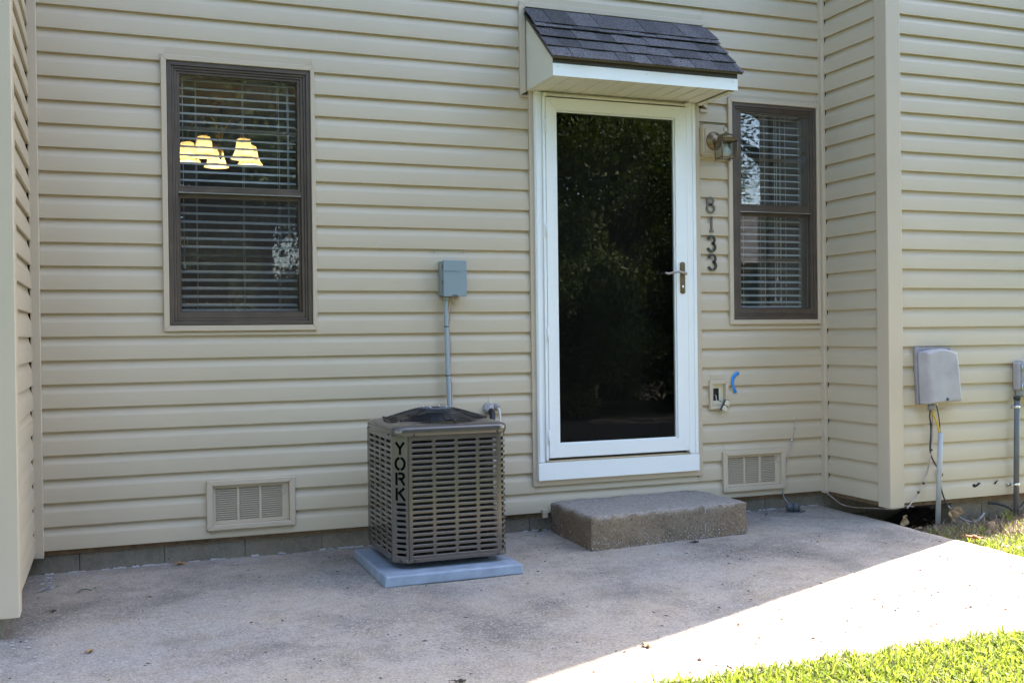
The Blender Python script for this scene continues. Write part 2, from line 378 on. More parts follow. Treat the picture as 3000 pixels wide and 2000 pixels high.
def patio():
    mb = MB(); nx, ny = 90, 50
    x0, x1, y0, y1 = -.35, 4.647, -2.485, .03
    top = []
    for j in range(ny+1):
        for i in range(nx+1):
            x = x0+(x1-x0)*i/nx; y = y0+(y1-y0)*j/ny
            if i == nx: x += .006*math.sin(y*9)+.004*math.sin(y*31)
            if j == 0: y += .006*math.sin(x*7)
            z = gz(x, y)+.0016*math.sin(x*3.1+y*2)+.001*math.sin(x*9-y*7)
            if i == nx or j == 0: z -= .006
            top.append((x, y, z))
    mb.add(top, [(j*(nx+1)+i, j*(nx+1)+i+1, (j+1)*(nx+1)+i+1, (j+1)*(nx+1)+i) for j in range(ny) for i in range(nx)], True)
    edge = [(i, 0) for i in range(nx+1)]+[(nx, j) for j in range(1, ny+1)]
    o = len(mb.v)
    for i, j in edge:
        p = mb.v[j*(nx+1)+i]; mb.v.append((p[0], p[1], -.30))
    for k in range(len(edge)-1):
        a, b = edge[k], edge[k+1]
        mb.f.append([a[1]*(nx+1)+a[0], o+k, o+k+1, b[1]*(nx+1)+b[0]]); mb.sm.append(False)
    p = obj("patio", mb, M_PATIO, kind="structure", label="weathered concrete patio slab in front of the tan siding")
    # tooled control line along the front edge
    c = MB(); pts = [(x, -2.43+.004*math.sin(x*5)+.1*(x-3)*.02, 0) for x in np.linspace(1.0, 4.3, 40)]
    for a, b in zip(pts[:-1], pts[1:]):
        c.add([(a[0], a[1]-.0016, gz(*a[:2])+.0035), (b[0], b[1]-.0016, gz(*b[:2])+.0035), (b[0], b[1]+.0016, gz(*b[:2])+.0035), (a[0], a[1]+.0016, gz(*a[:2])+.0035)], [(0, 1, 2, 3)])
    obj("joint_line", c, mat("joint_dirt", (.22, .15, .09), .9), p)
    # old white caulk where the slab meets the foundation
    k = MB()
    x = .12
    while x < 4.6:
        L = random.uniform(.015, .09)
        if random.random() < .6 and not 2.72 < x < 3.72:
            a = random.uniform(.0, .004); nseg = 4; vs = []
            for i in range(nseg+1):
                xx = x+L*i/nseg; ww = a*(.5+.5*math.sin(math.pi*i/nseg))*random.uniform(.7, 1.3)
                vs += [(xx, .03, gz(xx, 0)+random.uniform(.003, .008)), (xx, .022-ww*.4, gz(xx, 0)+random.uniform(.002, .005)), (xx, .012-ww, gz(xx, 0)+.002)]
            k.add(vs, [(3*i+q, 3*i+q+1, 3*i+q+4, 3*i+q+3) for i in range(nseg) for q in (0, 1)])
        x += L+random.uniform(0, .03)
    obj("caulk_line", k, M_CAULK, p)
    # splashes of caulk on the slab near the left corner
    s = MB()
    for _ in range(14):
        cx, cy = .145+random.gauss(0, .018), random.uniform(-.36, -.03); r = random.uniform(.006, .02)
        q = [(cx+r*math.cos(t)*random.uniform(.5, 1.1), cy+r*1.6*math.sin(t)*random.uniform(.5, 1.1)) for t in np.linspace(0, 2*math.pi, 8)[:-1]]
        s.add([(a, b, gz(a, b)+.0032) for a, b in q], [tuple(range(7))])
    for _ in range(8):
        cx, cy = random.uniform(.05, .2), random.uniform(-1.35, -1.1); r = random.uniform(.004, .012)
        q = [(cx+r*math.cos(t)*random.uniform(.5, 1.1), cy+r*math.sin(t)*random.uniform(.5, 1.1)) for t in np.linspace(0, 2*math.pi, 7)[:-1]]
        s.add([(a, b, gz(a, b)+.0032) for a, b in q], [tuple(range(6))])
    obj("caulk_splash", s, M_CAULK, p)
patio()

def soil():
    mb = MB(); nx, ny = 44, 60; x0, x1, y0, y1 = 4.60, 6.4, -1.5, .03
    vs = []
    for j in range(ny+1):
        for i in range(nx+1):
            x = x0+(x1-x0)*i/nx; y = y0+(y1-y0)*j/ny
            z = -.150+.012*math.sin(x*11+y*6)*math.sin(y*13-x*4)+random.uniform(-.006, .006)
            if y > -.68: z -= min(.11, (y+.68)*1.1)*max(0, min(1, (5.32-x)/.25))
            if y < -1.1: z -= (-1.1-y)*.08
            vs.append((x, y, z))
    mb.add(vs, [(j*(nx+1)+i, j*(nx+1)+i+1, (j+1)*(nx+1)+i+1, (j+1)*(nx+1)+i) for j in range(ny) for i in range(nx)], True)
    obj("soil", mb, M_SOIL, kind="structure", label="bare dark soil beside the patio under the right wing wall")
soil()

# ================================================================== HOUSE
house = empty("house", label="two storey house wall clad in tan horizontal vinyl siding", cat="house")
PROFILE = [(.0145, .003), (.009, -.001), (-.001, -.0005), (-.0022, .0012), (-.0020, .008), (.0, .067), (.0012, .0715), (.0046, .079), (.0090, .089), (.0120, .098), (.0134, .106), (.0136, PITCH+.004), (.0150, PITCH+.004)]
_sid = {}
def siding_mesh(L, tall=1.0):
    key = (round(L, 3), round(tall, 3))
    if key not in _sid:
        mb = MB(); n = max(1, int(L/.45))
        pr = [(y, z) for y, z in PROFILE if z < PITCH*tall+.006]
        if tall < 1:
            pr = [(y, min(z, PITCH*tall)) for y, z in PROFILE if z <= PITCH*tall]; pr.append((.0135, PITCH*tall))
        vs = []; k = len(pr)
        for i in range(n+1):
            x = L*i/n; wob = .0013*math.sin(x*2.3+L*3)+.0008*math.sin(x*6.1+L)
            vs += [(x, y+wob*(1 if 0 < q < k-2 else .3), z) for q, (y, z) in enumerate(pr)]
        fs = [(i*k+j, (i+1)*k+j, (i+1)*k+j+1, i*k+j+1) for i in range(n) for j in range(k-1)]
        mb.add(vs, fs, False)
        me = mb.mesh("siding_course", M_SIDING)
        me.polygons.foreach_set("use_smooth", [True]*len(me.polygons))
        try: me.set_sharp_from_angle(angle=R(32))
        except Exception: pass
        _sid[key] = me
    return _sid[key]
def siding_wall(root, p0, ang, length, holes=(), n0=0, n1=NC, z0=0.0, seams=False):
    """courses start at p0 and run `length` along angle ang (outside is to the right of travel, i.e. local -y); holes = (a0,a1,z0,z1) in local x"""
    for k in range(n0, n1):
        za, zb = z0+k*PITCH, z0+(k+1)*PITCH
        cut = sorted([(a, b, c, d) for a, b, c, d in holes if c < zb-.004 and d > za+.004])
        segs = []; x = 0.0
        rows = [(0.0, length)]
        for a, b, c, d in cut:
            nr = []
            for s, e in rows:
                if b <= s or a >= e: nr.append((s, e)); continue
                if a > s: nr.append((s, a))
                if b < e: nr.append((b, e))
            rows = nr
        pair = k//2
        if seams and pair % 3 == 1:
            cutx = length*(.18+.64*((pair*.618) % 1)); nr = []
            for s, e in rows: nr += [(s, cutx+.012), (cutx, e)] if s+.2 < cutx < e-.2 else [(s, e)]
            rows = nr
        for q, (s, e) in enumerate(rows):
            if e-s < .012: continue
            dz = random.uniform(-.0012, .0012)
            o = link("siding_course", siding_mesh(e-s), root)
            lift = .0013*(q % 2 if seams and pair % 3 == 1 else 0); o.location = (p0[0]+math.cos(ang)*s+math.sin(ang)*lift, p0[1]+math.sin(ang)*s-math.cos(ang)*lift, za+dz)
            o.rotation_euler = (0, 0, ang)
            if s == 0 or e == length: pass
        # partial pieces above / below an opening that does not end on a course line
        for a, b, c, d in cut:
            for lo, hi in ((za, min(c, zb)), (max(d, za), zb)):
                if hi-lo > .02:
                    if hi < zb-.001:       # below an opening: keep the course's lower part
                        o = link("siding_course", siding_mesh(b-a, (hi-lo)/PITCH), root)
                        o.location = (p0[0]+math.cos(ang)*a, p0[1]+math.sin(ang)*a, za); o.rotation_euler = (0, 0, ang)
                    else:                  # above an opening: upper part of the course
                        mb = MB(); pr = [(.0135, lo-za)]+[(y, z) for y, z in PROFILE if z > lo-za]
                        if lo-za < .066: pr.insert(1, (-.0008, lo-za))
                        L = b-a; q = len(pr)
                        mb.add([(x_, y, z) for x_ in (0, L) for y, z in pr], [(j, q+j, q+j+1, j+1) for j in range(q-1)], False)
                        o = obj("siding_course", mb, M_SIDING, root); o.location = (p0[0]+math.cos(ang)*a, p0[1]+math.sin(ang)*a, za); o.rotation_euler = (0, 0, ang)

# openings in the back wall as (x0,x1,z0,z1)
W1 = (.700, 1.432, 1.066, 2.412); W2 = (3.985, 4.622, 1.075, 2.424)
DOOR = (2.668, 3.735, .170, 2.40); CAN = (2.625, 3.792, 2.372, 2.872)
V1 = (.888, 1.300, .056, .278); V2 = (3.915, 4.335, .052, .270); OUT = (3.824, 3.930, .558, .708)
back = empty("back_wall", parent=house, label="recessed wall with the door and two windows")
xs0 = .119
siding_wall(back, (xs0, 0, 0), 0, 4.636-xs0, [(a-xs0, b-xs0, c, d) for a, b, c, d in (W1, W2, DOOR, CAN, V1, V2, OUT)], seams=True)
# structural core behind the siding, pierced by the openings
def core(root, x0, x1, z0, z1, y0, y1, holes):
    mb = MB(); xs = sorted({x0, x1, *[h[0] for h in holes], *[h[1] for h in holes]}); zs = sorted({z0, z1, *[h[2] for h in holes], *[h[3] for h in holes]})
    for a, b in zip(xs[:-1], xs[1:]):
        run = None
        for c, d in zip(zs[:-1], zs[1:]):
            hit = any(h[0] < (a+b)/2 < h[1] and h[2] < (c+d)/2 < h[3] for h in holes)
            if not hit: run = (run[0], d) if run else (c, d)
            if hit and run: mb.box(a, b, y0, y1, *run); run = None
        if run: mb.box(a, b, y0, y1, *run)
    obj("sheathing", mb, M_SHADE, root)
core(back, XL-.1, XR+.1, .004, HTOP, .016, .13, [W1, W2, DOOR, V1, V2, OUT])
obj("sill_board", MB().box(.1, 4.66, .018, .06, -.022, .002), M_FRAMEW, back)

lw = empty("left_wing", parent=house, label="left wing return wall and corner post at the picture edge")
siding_wall(lw, (XL, -.986, 0), math.pi/2, .953)
siding_wall(lw, (-2.6, YLW, 0), 0, 2.6+XL-.09)
obj("sheathing", MB().box(-2.6, XL-.016, YLW+.016, .0, .004, HTOP), M_SHADE, lw)
rw = empty("right_wing", parent=house, label="projecting right wing with its grey tan corner post")
siding_wall(rw, (XR, -.033, 0), -math.pi/2, .4825)
siding_wall(rw, (4.742, YF, 0), 0, XE-.09-4.742)
obj("sheathing", MB().box(XR+.016, XE, YF+.016, 8, .004, HTOP), M_SHADE, rw)
obj("sill_board", MB().box(XR+.02, XE, YF+.02, YF+.07, -.026, .003).box(XR+.02, XR+.06, YF+.072, .0, -.026, .003), M_FRAMEW, rw)
# end wall of the right wing towards the sun
siding_wall(rw, (XE+.014, YF+.09, 0), math.pi/2, 2.2)

def corner_post(root, x, y, sx, z0, z1, w=.089, lab=None):
    """outside corner post, faces at x (towards sx) and y (towards -y)"""
    mb = MB(); t = .014
    ox, oy = x+sx*t, y-t
    poly = [(ox, oy), (ox-sx*(w+t), oy), (ox-sx*(w+t), y+.006), (x-sx*.006, y+.006), (x-sx*.006, y+w), (ox, y+w)]
    mb.prism(poly, z0, z1, 'xy')
    return obj("corner_post", mb, M_TRIM, root, bevel=.004, label=lab)
corner_post(rw, XR, YF, -1, -.024, 2.962)
corner_post(rw, XR, YF, -1, 2.966, HTOP)
corner_post(lw, XL, YLW, 1, -.045, HTOP)
corner_post(rw, XE, YF, 1, -.024, HTOP)
def inside_corner(root, x0, x1, z0):
    obj("corner_trim", MB().box(x0, x1, -.034, .012, z0, HTOP), M_TRIM, root, bevel=.003)
inside_corner(back, XL-.005, .119, -.026)
inside_corner(back, 4.634, 4.660, -.012)

# floor slabs and roof close the volumes
obj("floor_frame", MB().box(XR+.03, XE-.02, YF+.03, 8, .006, .2).box(-2.6, XR, .14, 8, .006, .19), M_FRAMEW, house)
rf = MB(); rf.prism([(-.9, HTOP), (8.6, HTOP), (3.9, HTOP+1.7)], -3.0, XE, 'yz')
obj("roof", rf, M_ROOF, house)
obj("rear_wall", MB().box(-2.6, XE, 7.9, 8.0, -.1, HTOP).box(-2.62, -2.6, YLW, 8, -.1, HTOP), M_SIDING, house)

# foundation: blocks with mortar joints
fd = empty("foundation", parent=house)
def blocks(x0, x1, y, d, ztop, zbot, axis='x'):
    L = .395; gap = .004; p = x0
    first = True
    while p < x1-.02:
        q = min(p+(L if not first else L*.62), x1); first = False
        j = random.uniform(-.002, .002)
        if axis == 'x': mb = MB().box(p, q-gap, y+j, y+d, zbot, ztop)
        else: mb = MB().box(y-d, y+j, p, q-gap, zbot, ztop)
        obj("block", mb, M_BLOCK, fd, bevel=.003)
        p = q
blocks(.03, 5.85, .03, .12, -.004, -.30)
obj("mortar", MB().box(.03, 5.85, .037, .14, -.30, -.006), mat("grey_mortar", (.18, .165, .135), .9), fd)
blocks(5.14, XE-.03, YF+.045, .12, -.028, -.30)
blocks(-1.05, .03, XL-.05, .12, -.004, -.30, axis='y')
blocks(-2.6, XL-.06, YLW+.035, .12, -.004, -.30)

obj("lawn_shade_sheet", MB().add([(.5, -4.9, -.160), (13, -4.8, -.160), (13, -16, -.160), (-3, -16, -.160)], [(3, 2, 1, 0)]), mat("lawn_shade", (.030, .022, .016), .95, noise=(14, .5), bump=(30, .8, .03)), kind="structure", label="dark ground sheet added as painted shade on the mirrored lawn")  # added dark sheet; tree shade on the lawn is put into its colour
# ---------------------------------------------------------------- trims round openings (one piece per side, mitred)
def trim4(root, x0, x1, z0, z1, w, y0=-.014, y1=.012, m=None, name="trim", bevel=.0025):
    for q in mitred(x0, x1, z0, z1, w): obj(name, MB().prism(q, y0, y1), m or M_TRIM, root, bevel=bevel)

# ---------------------------------------------------------------- windows
def window(lab, tx0, tx1, tz0, tz1, ox0, ox1, oz0, oz1, rail0, rail1, munt):
    w_ = empty("window", parent=house, label=lab)
    ix0, ix1, iz0, iz1 = tx0+.027, tx1-.022, tz0+.028, tz1-.027
    trim4(w_, tx0, tx1, tz0, tz1, (.027, .022, .028, .027))
    # aluminium frame in three steps, each set deeper than the one outside it
    obj("frame", MB().frame(ix0+.001, ix1-.001, iz0+.001, iz1-.001, .022, -.006, .10)
        .frame(ix0+.0235, ix1-.0235, iz0+.0235, iz1-.0235, .012, .0005, .10), M_BROWN, w_, bevel=.002)
    a, b, c, d = ix0+.036, ix1-.036, iz0+.036, iz1-.036
    obj("frame", MB().frame(a, b, c, d, (ox0-a, b-ox1, oz0-c, d-oz1), .006, .10), M_BROWN, w_, bevel=.002)
    # upper sash, meeting rail with a pale lip (caught light put into its colour), lower sash set further in
    s = MB().frame(ox0+.0005, ox1-.0005, rail1-.001, oz1-.0005, .012, .012, .03); s.box(ox0+.0005, ox1-.0005, .008, .034, rail0+.005, rail1-.0015)
    obj("upper_sash", s, M_BROWN, w_, bevel=.0015)
    obj("rail_lip", MB().box(ox0+.001, ox1-.001, .003, .02, rail0, rail0+.0045), M_BROWNL, w_)
    obj("lower_sash", MB().frame(ox0+.0005, ox1-.0005, oz0+.0005, rail0-.0005, (.010, .010, .008, .022), .030, .046), M_BROWN, w_, bevel=.0015)
    obj("pane", MB().box(ox0+.004, ox1-.004, .020, .024, rail1-.004, oz1-.004), M_GLASS, w_)
    obj("pane", MB().box(ox0+.004, ox1-.004, .037, .041, oz0+.003, rail0-.004), M_GLASS, w_)
    if munt[0]: obj("insect_screen", MB().box(ox0+.004, ox1-.004, .0315, .0325, oz0+.003, rail0-.004), M_SCREEN, w_)
    for z in munt[1]: obj("muntin", MB().box(ox0+.004, ox1-.004, .047, .060, z-.008, z+.008), M_BROWN, w_)
    obj("window_stool", MB().box(ox0-.02, ox1+.02, .102, .17, oz0-.02, oz0-.001), M_WHITE, w_)
    obj("jamb", MB().box(ox0-.03, ox0-.012, .101, .15, oz0, oz1).box(ox1+.012, ox1+.03, .101, .15, oz0, oz1).box(ox0-.012, ox1+.012, .101, .15, oz1+.050, oz1+.07), M_ROOMG, w_)
    return w_
window("large double hung brown window left of the air conditioner", .680, 1.444, 1.050, 2.430, .757, 1.371, 1.145, 2.356, 1.745, 1.772, (True, (2.080, 1.439)))
window("narrow double hung brown window right of the door", 3.962, 4.632, 1.059, 2.444, 4.054, 4.571, 1.154, 2.371, 1.750, 1.788, (False, (2.085, 1.46)))

def blind(lab, x0, x1, z0, z1, tilt, cords, wand=None):
    root = empty("window_blind", ((x0+x1)/2, .10, z0), label=lab, cat="blind")
    def P(n, mb, m_): return part(n, mb, m_, root)
    P("headrail", MB().box(x0, x1, .072, .118, z1-.03, z1), M_SLAT)
    P("bottom_rail", MB().box(x0, x1, .078, .112, z0, z0+.014), M_SLAT)
    me = None; z = z1-.055; hw = .0245; ct, st = math.cos(tilt), math.sin(tilt)
    while z > z0+.03:
        if me is None:
            mb = MB(); xs = [x0+.001+(x1-x0-.002)*i/6 for i in range(7)]
            for sgn in (1, -1):
                vs = []
                for x in xs:
                    for u in (-1, -.4, .4, 1):
                        yy = u*hw; zz = .0050*(1-u*u)+sgn*.0013
                        vs.append((x-(x0+x1)/2, yy*ct-zz*st, yy*st+zz*ct))
                mb.add(vs, [(i*4+j, (i+1)*4+j, (i+1)*4+j+1, i*4+j+1)[::sgn] for i in range(6) for j in range(3)], True)
            n = 28
            mb.add([], []); me = bpy.data.meshes.new("slat"); me.from_pydata(mb.v, [], mb.f+[(j*4, j*4+4, j*4+4+n, j*4+n)[::1] for j in range(6)]+[(j*4+3, j*4+3+n, j*4+7+n, j*4+7) for j in range(6)])
            me.materials.append(M_SLAT); me.update()
        o = link("slat", me, root); o.location = (0, -.003+random.uniform(-.001, .001), z-z0); o.rotation_euler = (random.uniform(-.02, .02), random.uniform(-.0025, .0025), 0)
        z -= .0425
    for c in cords:
        P("ladder_cord", MB().tube([(c, .073, z0+.01), (c+.002, .073, (z0+z1)/2), (c, .073, z1-.02)], .0011, 5), M_CORD)
        P("ladder_cord", MB().tube([(c, .121, z0+.01), (c, .121, z1-.02)], .0011, 5), M_CORD)
    for c in (wand or ()):
        P("pull_cord", MB().tube([(c[0], .066, c[1]), (c[0], .066, z1-.02)], .0014, 5), M_CORD)
        P("cord_tassel", MB().lathe([(.002, .03), (.005, .02), (.007, 0), (.002, -.002)], (c[0], .066, c[1]), 8), M_SLAT)
    return root
blind("white slatted blind inside the large left window", .772, 1.357, 1.150, 2.388, R(16.5), (.852, 1.087, 1.268), ((.787, 1.37), (1.318, 1.37), (1.312, 1.38)))
blind("white slatted blind inside the narrow right window", 4.070, 4.545, 1.160, 2.400, R(14), (4.115, 4.275, 4.43), ((4.345, 1.2), (4.36, 1.33), (4.385, 1.2)))

# rooms behind the windows
rm = empty("room", parent=house)
def room(x0, x1, y0, y1, z0, z1, m_):
    obj("wall", MB().box(x0-.05, x0, y0, y1, z0, z1).box(x1, x1+.05, y0, y1, z0, z1).box(x0-.05, x1+.05, y1, y1+.05, z0, z1), m_, rm)
    obj("ceiling", MB().box(x0-.05, x1+.05, y0, y1+.05, z1, z1+.05), m_, rm)
    obj("floor", MB().box(x0-.05, x1+.05, y0, y1+.05, z0-.05, z0), M_FLOORR, rm)
room(-.55, 2.45, .135, 4.6, .30, 2.75, M_ROOMW)
room(3.86, 5.7, .135, 2.6, .30, 2.70, M_ROOMG)
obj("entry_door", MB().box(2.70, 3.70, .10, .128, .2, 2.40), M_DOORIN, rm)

# chandelier
def chandelier():
    cx, cy, cz = 1.195, 2.40, 2.445
    root = empty("chandelier", (cx, cy, cz), label="lit brass chandelier with amber glass bell shades behind the blind", cat="chandelier")
    def P(n, mb, m_, **k): return part(n, mb, m_, root, **k)
    P("stem", MB().lathe([(.004, -.13), (.014, -.11), (.008, -.09), (.022, -.06), (.026, -.04), (.012, -.02), (.009, .05), (.020, .09), (.010, .12), (.006, .14), (.006, .28)], (cx, cy, cz), 14), M_BRASS)
    P("canopy", MB().lathe([(.01, .0), (.06, .01), (.065, .028)], (cx, cy, 2.72), 16), M_BRASS)
    for i in range(5):
        a = R(20+72*i); r = .235; ux, uy = math.cos(a), math.sin(a)
        ex, ey = cx+ux*r, cy+uy*r
        pts = [(cx, cy, cz+.02), (cx+ux*.05, cy+uy*.05, cz+.09), (cx+ux*.12, cy+uy*.12, cz+.155), (cx+ux*.20, cy+uy*.20, cz+.13), (ex, ey, cz+.05), (ex, ey, cz+.02)]
        P("arm", MB().tube(smooth_path(pts, 5), .0055, 6), M_BRASS)
        P("socket_cup", MB().lathe([(.0, .045), (.016, .04), (.026, .02), (.024, .0)], (ex, ey, cz-.005), 14), M_BRASS)
        P("lamp_shade", MB().lathe([(.022, 0), (.045, -.008), (.054, -.04), (.059, -.08), (.070, -.115), (.091, -.142), (.094, -.149), (.089, -.146), (.067, -.113), (.056, -.08), (.051, -.04), (.042, -.010), (.022, -.002)], (ex, ey, cz), 28), M_SHADEL)
        P("bulb", MB().lathe([(.0, -.03), (.014, -.035), (.016, -.06), (.029, -.10), (.026, -.125), (.0, -.138)], (ex, ey, cz), 16), M_BULB)
        ld = bpy.data.lights.new("bulb_light", 'POINT'); ld.energy = .72; ld.color = (1, .76, .46); ld.shadow_soft_size = .03
        lo = bpy.data.objects.new("bulb_light", ld); COL.objects.link(lo); lo.parent = root; lo.location = (ex-cx, ey-cy, -.132)
chandelier()

# ---------------------------------------------------------------- storm door and its surround
def storm_door():
    D = empty("storm_door", parent=house, label="white full glass storm door with lever handle")
    # tan J trim
    q = mitred(2.651, 3.758, .152, 2.40, (.026, .037, .032, .01))
    for p_ in q[:3]: obj("trim", MB().prism(p_, -.014, .012), M_TRIM, D, bevel=.0025)
    obj("brickmould", MB().box(2.677, 2.722, -.030, .10, .288, 2.384).box(2.683, 2.700, -.036, -.0302, .288, 2.384), M_WHITE, D, bevel=.004)
    obj("brickmould", MB().box(3.662, 3.7205, -.030, .10, .288, 2.384).box(3.695, 3.712, -.036, -.0302, .288, 2.384), M_WHITE, D, bevel=.004)
    obj("head_trim", MB().box(2.722, 3.662, -.026, .10, 2.372, 2.385), M_CREAM, D, bevel=.002)
    obj("kick_board", MB().box(2.677, 3.7205, -.036, .10, .185, .2855), M_WHITE, D, bevel=.002)
    obj("threshold", MB().box(2.73, 3.655, -.022, .10, .2858, .297), M_BROWNL, D, bevel=.002)
    obj("door_sweep", MB().box(2.745, 3.645, -.012, .004, .2975, .312), M_BLACK, D)
    # z-bar and hinges
    obj("hinge_bar", MB().box(2.7225, 2.738, -.042, .03, .300, 2.371), M_WHITE, D, bevel=.0015)
    obj("latch_bar", MB().box(3.650, 3.6615, -.040, .03, .300, 2.371), M_WHITE, D, bevel=.0015)
    for z in (2.19, 1.60, 1.01, .43):
        obj("hinge", MB().tube([(2.7385, -.047, z-.04), (2.7385, -.047, z+.04)], .0055, 8), M_WHITE, D)
    # leaf: four mitred members
    x0, x1, z0, z1 = 2.7405, 3.648, .312, 2.353
    for p_ in mitred(x0, x1, z0, z1, (.062, .076, .074, .070)): obj("rail", MB().prism(p_, -.044, -.006), M_WHITE, D, bevel=.002)
    gx0, gx1, gz0, gz1 = x0+.062, x1-.076, z0+.074, z1-.070
    obj("glass_bead", MB().frame(gx0+.0005, gx1-.0005, gz0+.0005, gz1-.0005, .0085, -.036, -.010), M_WHITE, D, bevel=.002)
    obj("pane", MB().box(gx0+.004, gx1-.004, -.027, -.022, gz0+.004, gz1-.004), M_GLASSD, D)
    # closer track under the soffit
    obj("closer_tube", MB().tube([(2.74, -.052, 2.3645), (3.64, -.052, 2.3645)], .0075, 10), M_CREAM, D)
    obj("closer_bracket", MB().box(2.722, 2.745, -.06, -.044, 2.354, 2.374).box(3.635, 3.66, -.06, -.044, 2.354, 2.374), M_CREAM, D, bevel=.002)
    # lever set
    pl = MB().prism([(3.594+(.034)*t, zz) for t, zz in ((0, 1.252), (.25, 1.244), (.75, 1.244), (1, 1.252), (1, 1.424), (.75, 1.432), (.25, 1.432), (0, 1.424))], -.050, -.0445)
    hp = obj("handle_plate", pl, M_BRASS, D, bevel=.002)
    L = MB().tube([(3.611, -.05, 1.362), (3.611, -.082, 1.362)], .010, 10)
    L.tube(smooth_path([(3.618, -.084, 1.360), (3.595, -.086, 1.366), (3.56, -.086, 1.372), (3.525, -.084, 1.366), (3.495, -.080, 1.360), (3.478, -.076, 1.366)], 4), [.0085]*4+[.0075]*8+[.0065]*8+[.005]*1, 8, flat=.7)
    obj("lever", L, mat("satin_nickel", (.34, .30, .26), .32, metal=.9), D)
    obj("lock_cylinder", MB().lathe([(.010, .0), (.010, .006), (.0, .007)], (3.611, -.0505, 1.285), 14, 'y'), M_ZINC, D)
storm_door()

# ---------------------------------------------------------------- canopy
def canopy():
    K = empty("door_canopy", parent=house, label="small shingled canopy with white fascia over the door")
    cx0, cx1, yf = 2.641, 3.785, -.382
    zs, zf, zb, zt = 2.386, 2.451, 2.492, 2.842
    for q, k in zip(mitred(2.600, 3.815, 2.358, 2.888, (.036, .028, .02, .030)), "lrbt"):
        if k == 'b': continue
        obj("trim", MB().prism(q, -.014, .012), M_TRIM, K, bevel=.0025)
    obj("trim", MB().box(2.600, 2.655, -.0135, .012, 2.352, 2.3575).box(3.765, 3.815, -.0135, .012, 2.340, 2.3575), M_TRIM, K)
    # cheeks
    poly = [(yf+.001, zs), (.012, zs), (.012, zt-.03), (yf+.001, zb-.005)]
    obj("cheek", MB().prism(poly, cx0, cx0+.016, 'yz'), M_CREAM, K, bevel=.002)
    obj("cheek", MB().prism(poly, cx1-.016, cx1, 'yz'), M_CREAM, K, bevel=.002)
    obj("rake_trim", MB().box(cx1-.05, cx1-.0165, yf+.02, -.016, zs-.012, zs-.0005), M_CREAM, K, bevel=.004)
    # fascia, drip board
    obj("fascia", MB().box(cx0-.0005, cx1+.0005, yf-.006, yf, zs-.0015, zf), M_WHITE, K, bevel=.0015)
    obj("drip_board", MB().box(cx0+.001, cx1-.001, yf-.0045, yf+.01, zf+.0005, zb), M_DKBOARD, K)
    for x in (cx0+.03, 3.2, cx1-.03):
        obj("fascia_nail", MB().lathe([(.0045, 0), (.004, .0015), (0, .002)], (x, yf-.0062, zf-.018), 8, 'y'), M_CREAM, K)
    # soffit boards with v-grooves
    n = 11; x0 = cx0+.016; wd = (cx1-cx0-.066)/n
    for i in range(n):
        a = x0+i*wd
        obj("soffit_board", MB().prism([(a, zs+.006), (a+.006, zs), (a+wd-.010, zs), (a+wd-.0045, zs+.006), (a+wd-.001, zs+.012), (a, zs+.012)], yf+.001, .0), M_CREAM, K)
    # deck and shingle tabs
    y_e, z_e, y_t, z_t = yf-.034, zb-.012, .010, zt+.002
    s = Vector((0, y_t-y_e, z_t-z_e)); Ls = s.length; s.normalize(); nn = Vector((0, -s.z, s.y))
    def T(x, u, h): return tuple(Vector((x, y_e, z_e))+s*u+nn*h)
    rx0, rx1 = cx0-.018, cx1+.024
    d = MB(); d.hexa([T(rx0+.004, .004, -.012), T(rx1-.004, .004, -.012), T(rx1-.004, Ls, -.012), T(rx0+.004, Ls, -.012)], [T(rx0+.004, .004, 0), T(rx1-.004, .004, 0), T(rx1-.004, Ls, 0), T(rx0+.004, Ls, 0)])
    obj("roof_deck", d, M_DKBOARD, K)
    exps = [.108, .105, .105, .040, .0]
    u = -.004
    for r_, e in enumerate(exps):
        last = r_ == 4
        span = Ls-u if last else e+.045
        x = rx0-random.uniform(.0, .1)
        h0 = .0062+.0055*(r_ if r_ < 3 else r_+.4); tog = random.random() < .5
        while x < rx1:
            wd = random.uniform(.085, .175); a, b = max(x, rx0+random.uniform(0, .004)), min(x+wd, rx1-random.uniform(0, .004)); x += wd
            if b-a < .012: continue
            tog = not tog
            hh = h0+(.0028 if tog else 0)+random.uniform(0, .0008); lo = u+(random.uniform(-.004, 0) if tog else random.uniform(.0, .005)); ue = min(u+span, Ls-.001)
            sl = (-.003 if r_ == 0 else -.008)*(ue-lo)/.15
            th = .0036
            mb = MB(); sk = random.uniform(-.004, .004)
            mb.hexa([T(a, lo, hh-th), T(b-.0012, lo+sk*.3, hh-th), T(b-.0012, ue, hh-th+sl), T(a, ue, hh-th+sl)], [T(a, lo, hh), T(b-.0012, lo+sk*.3, hh), T(b-.0012, ue, hh+sl), T(a, ue, hh+sl)])
            obj("shingle", mb, M_SHINGLE, K)
        u += e
canopy()

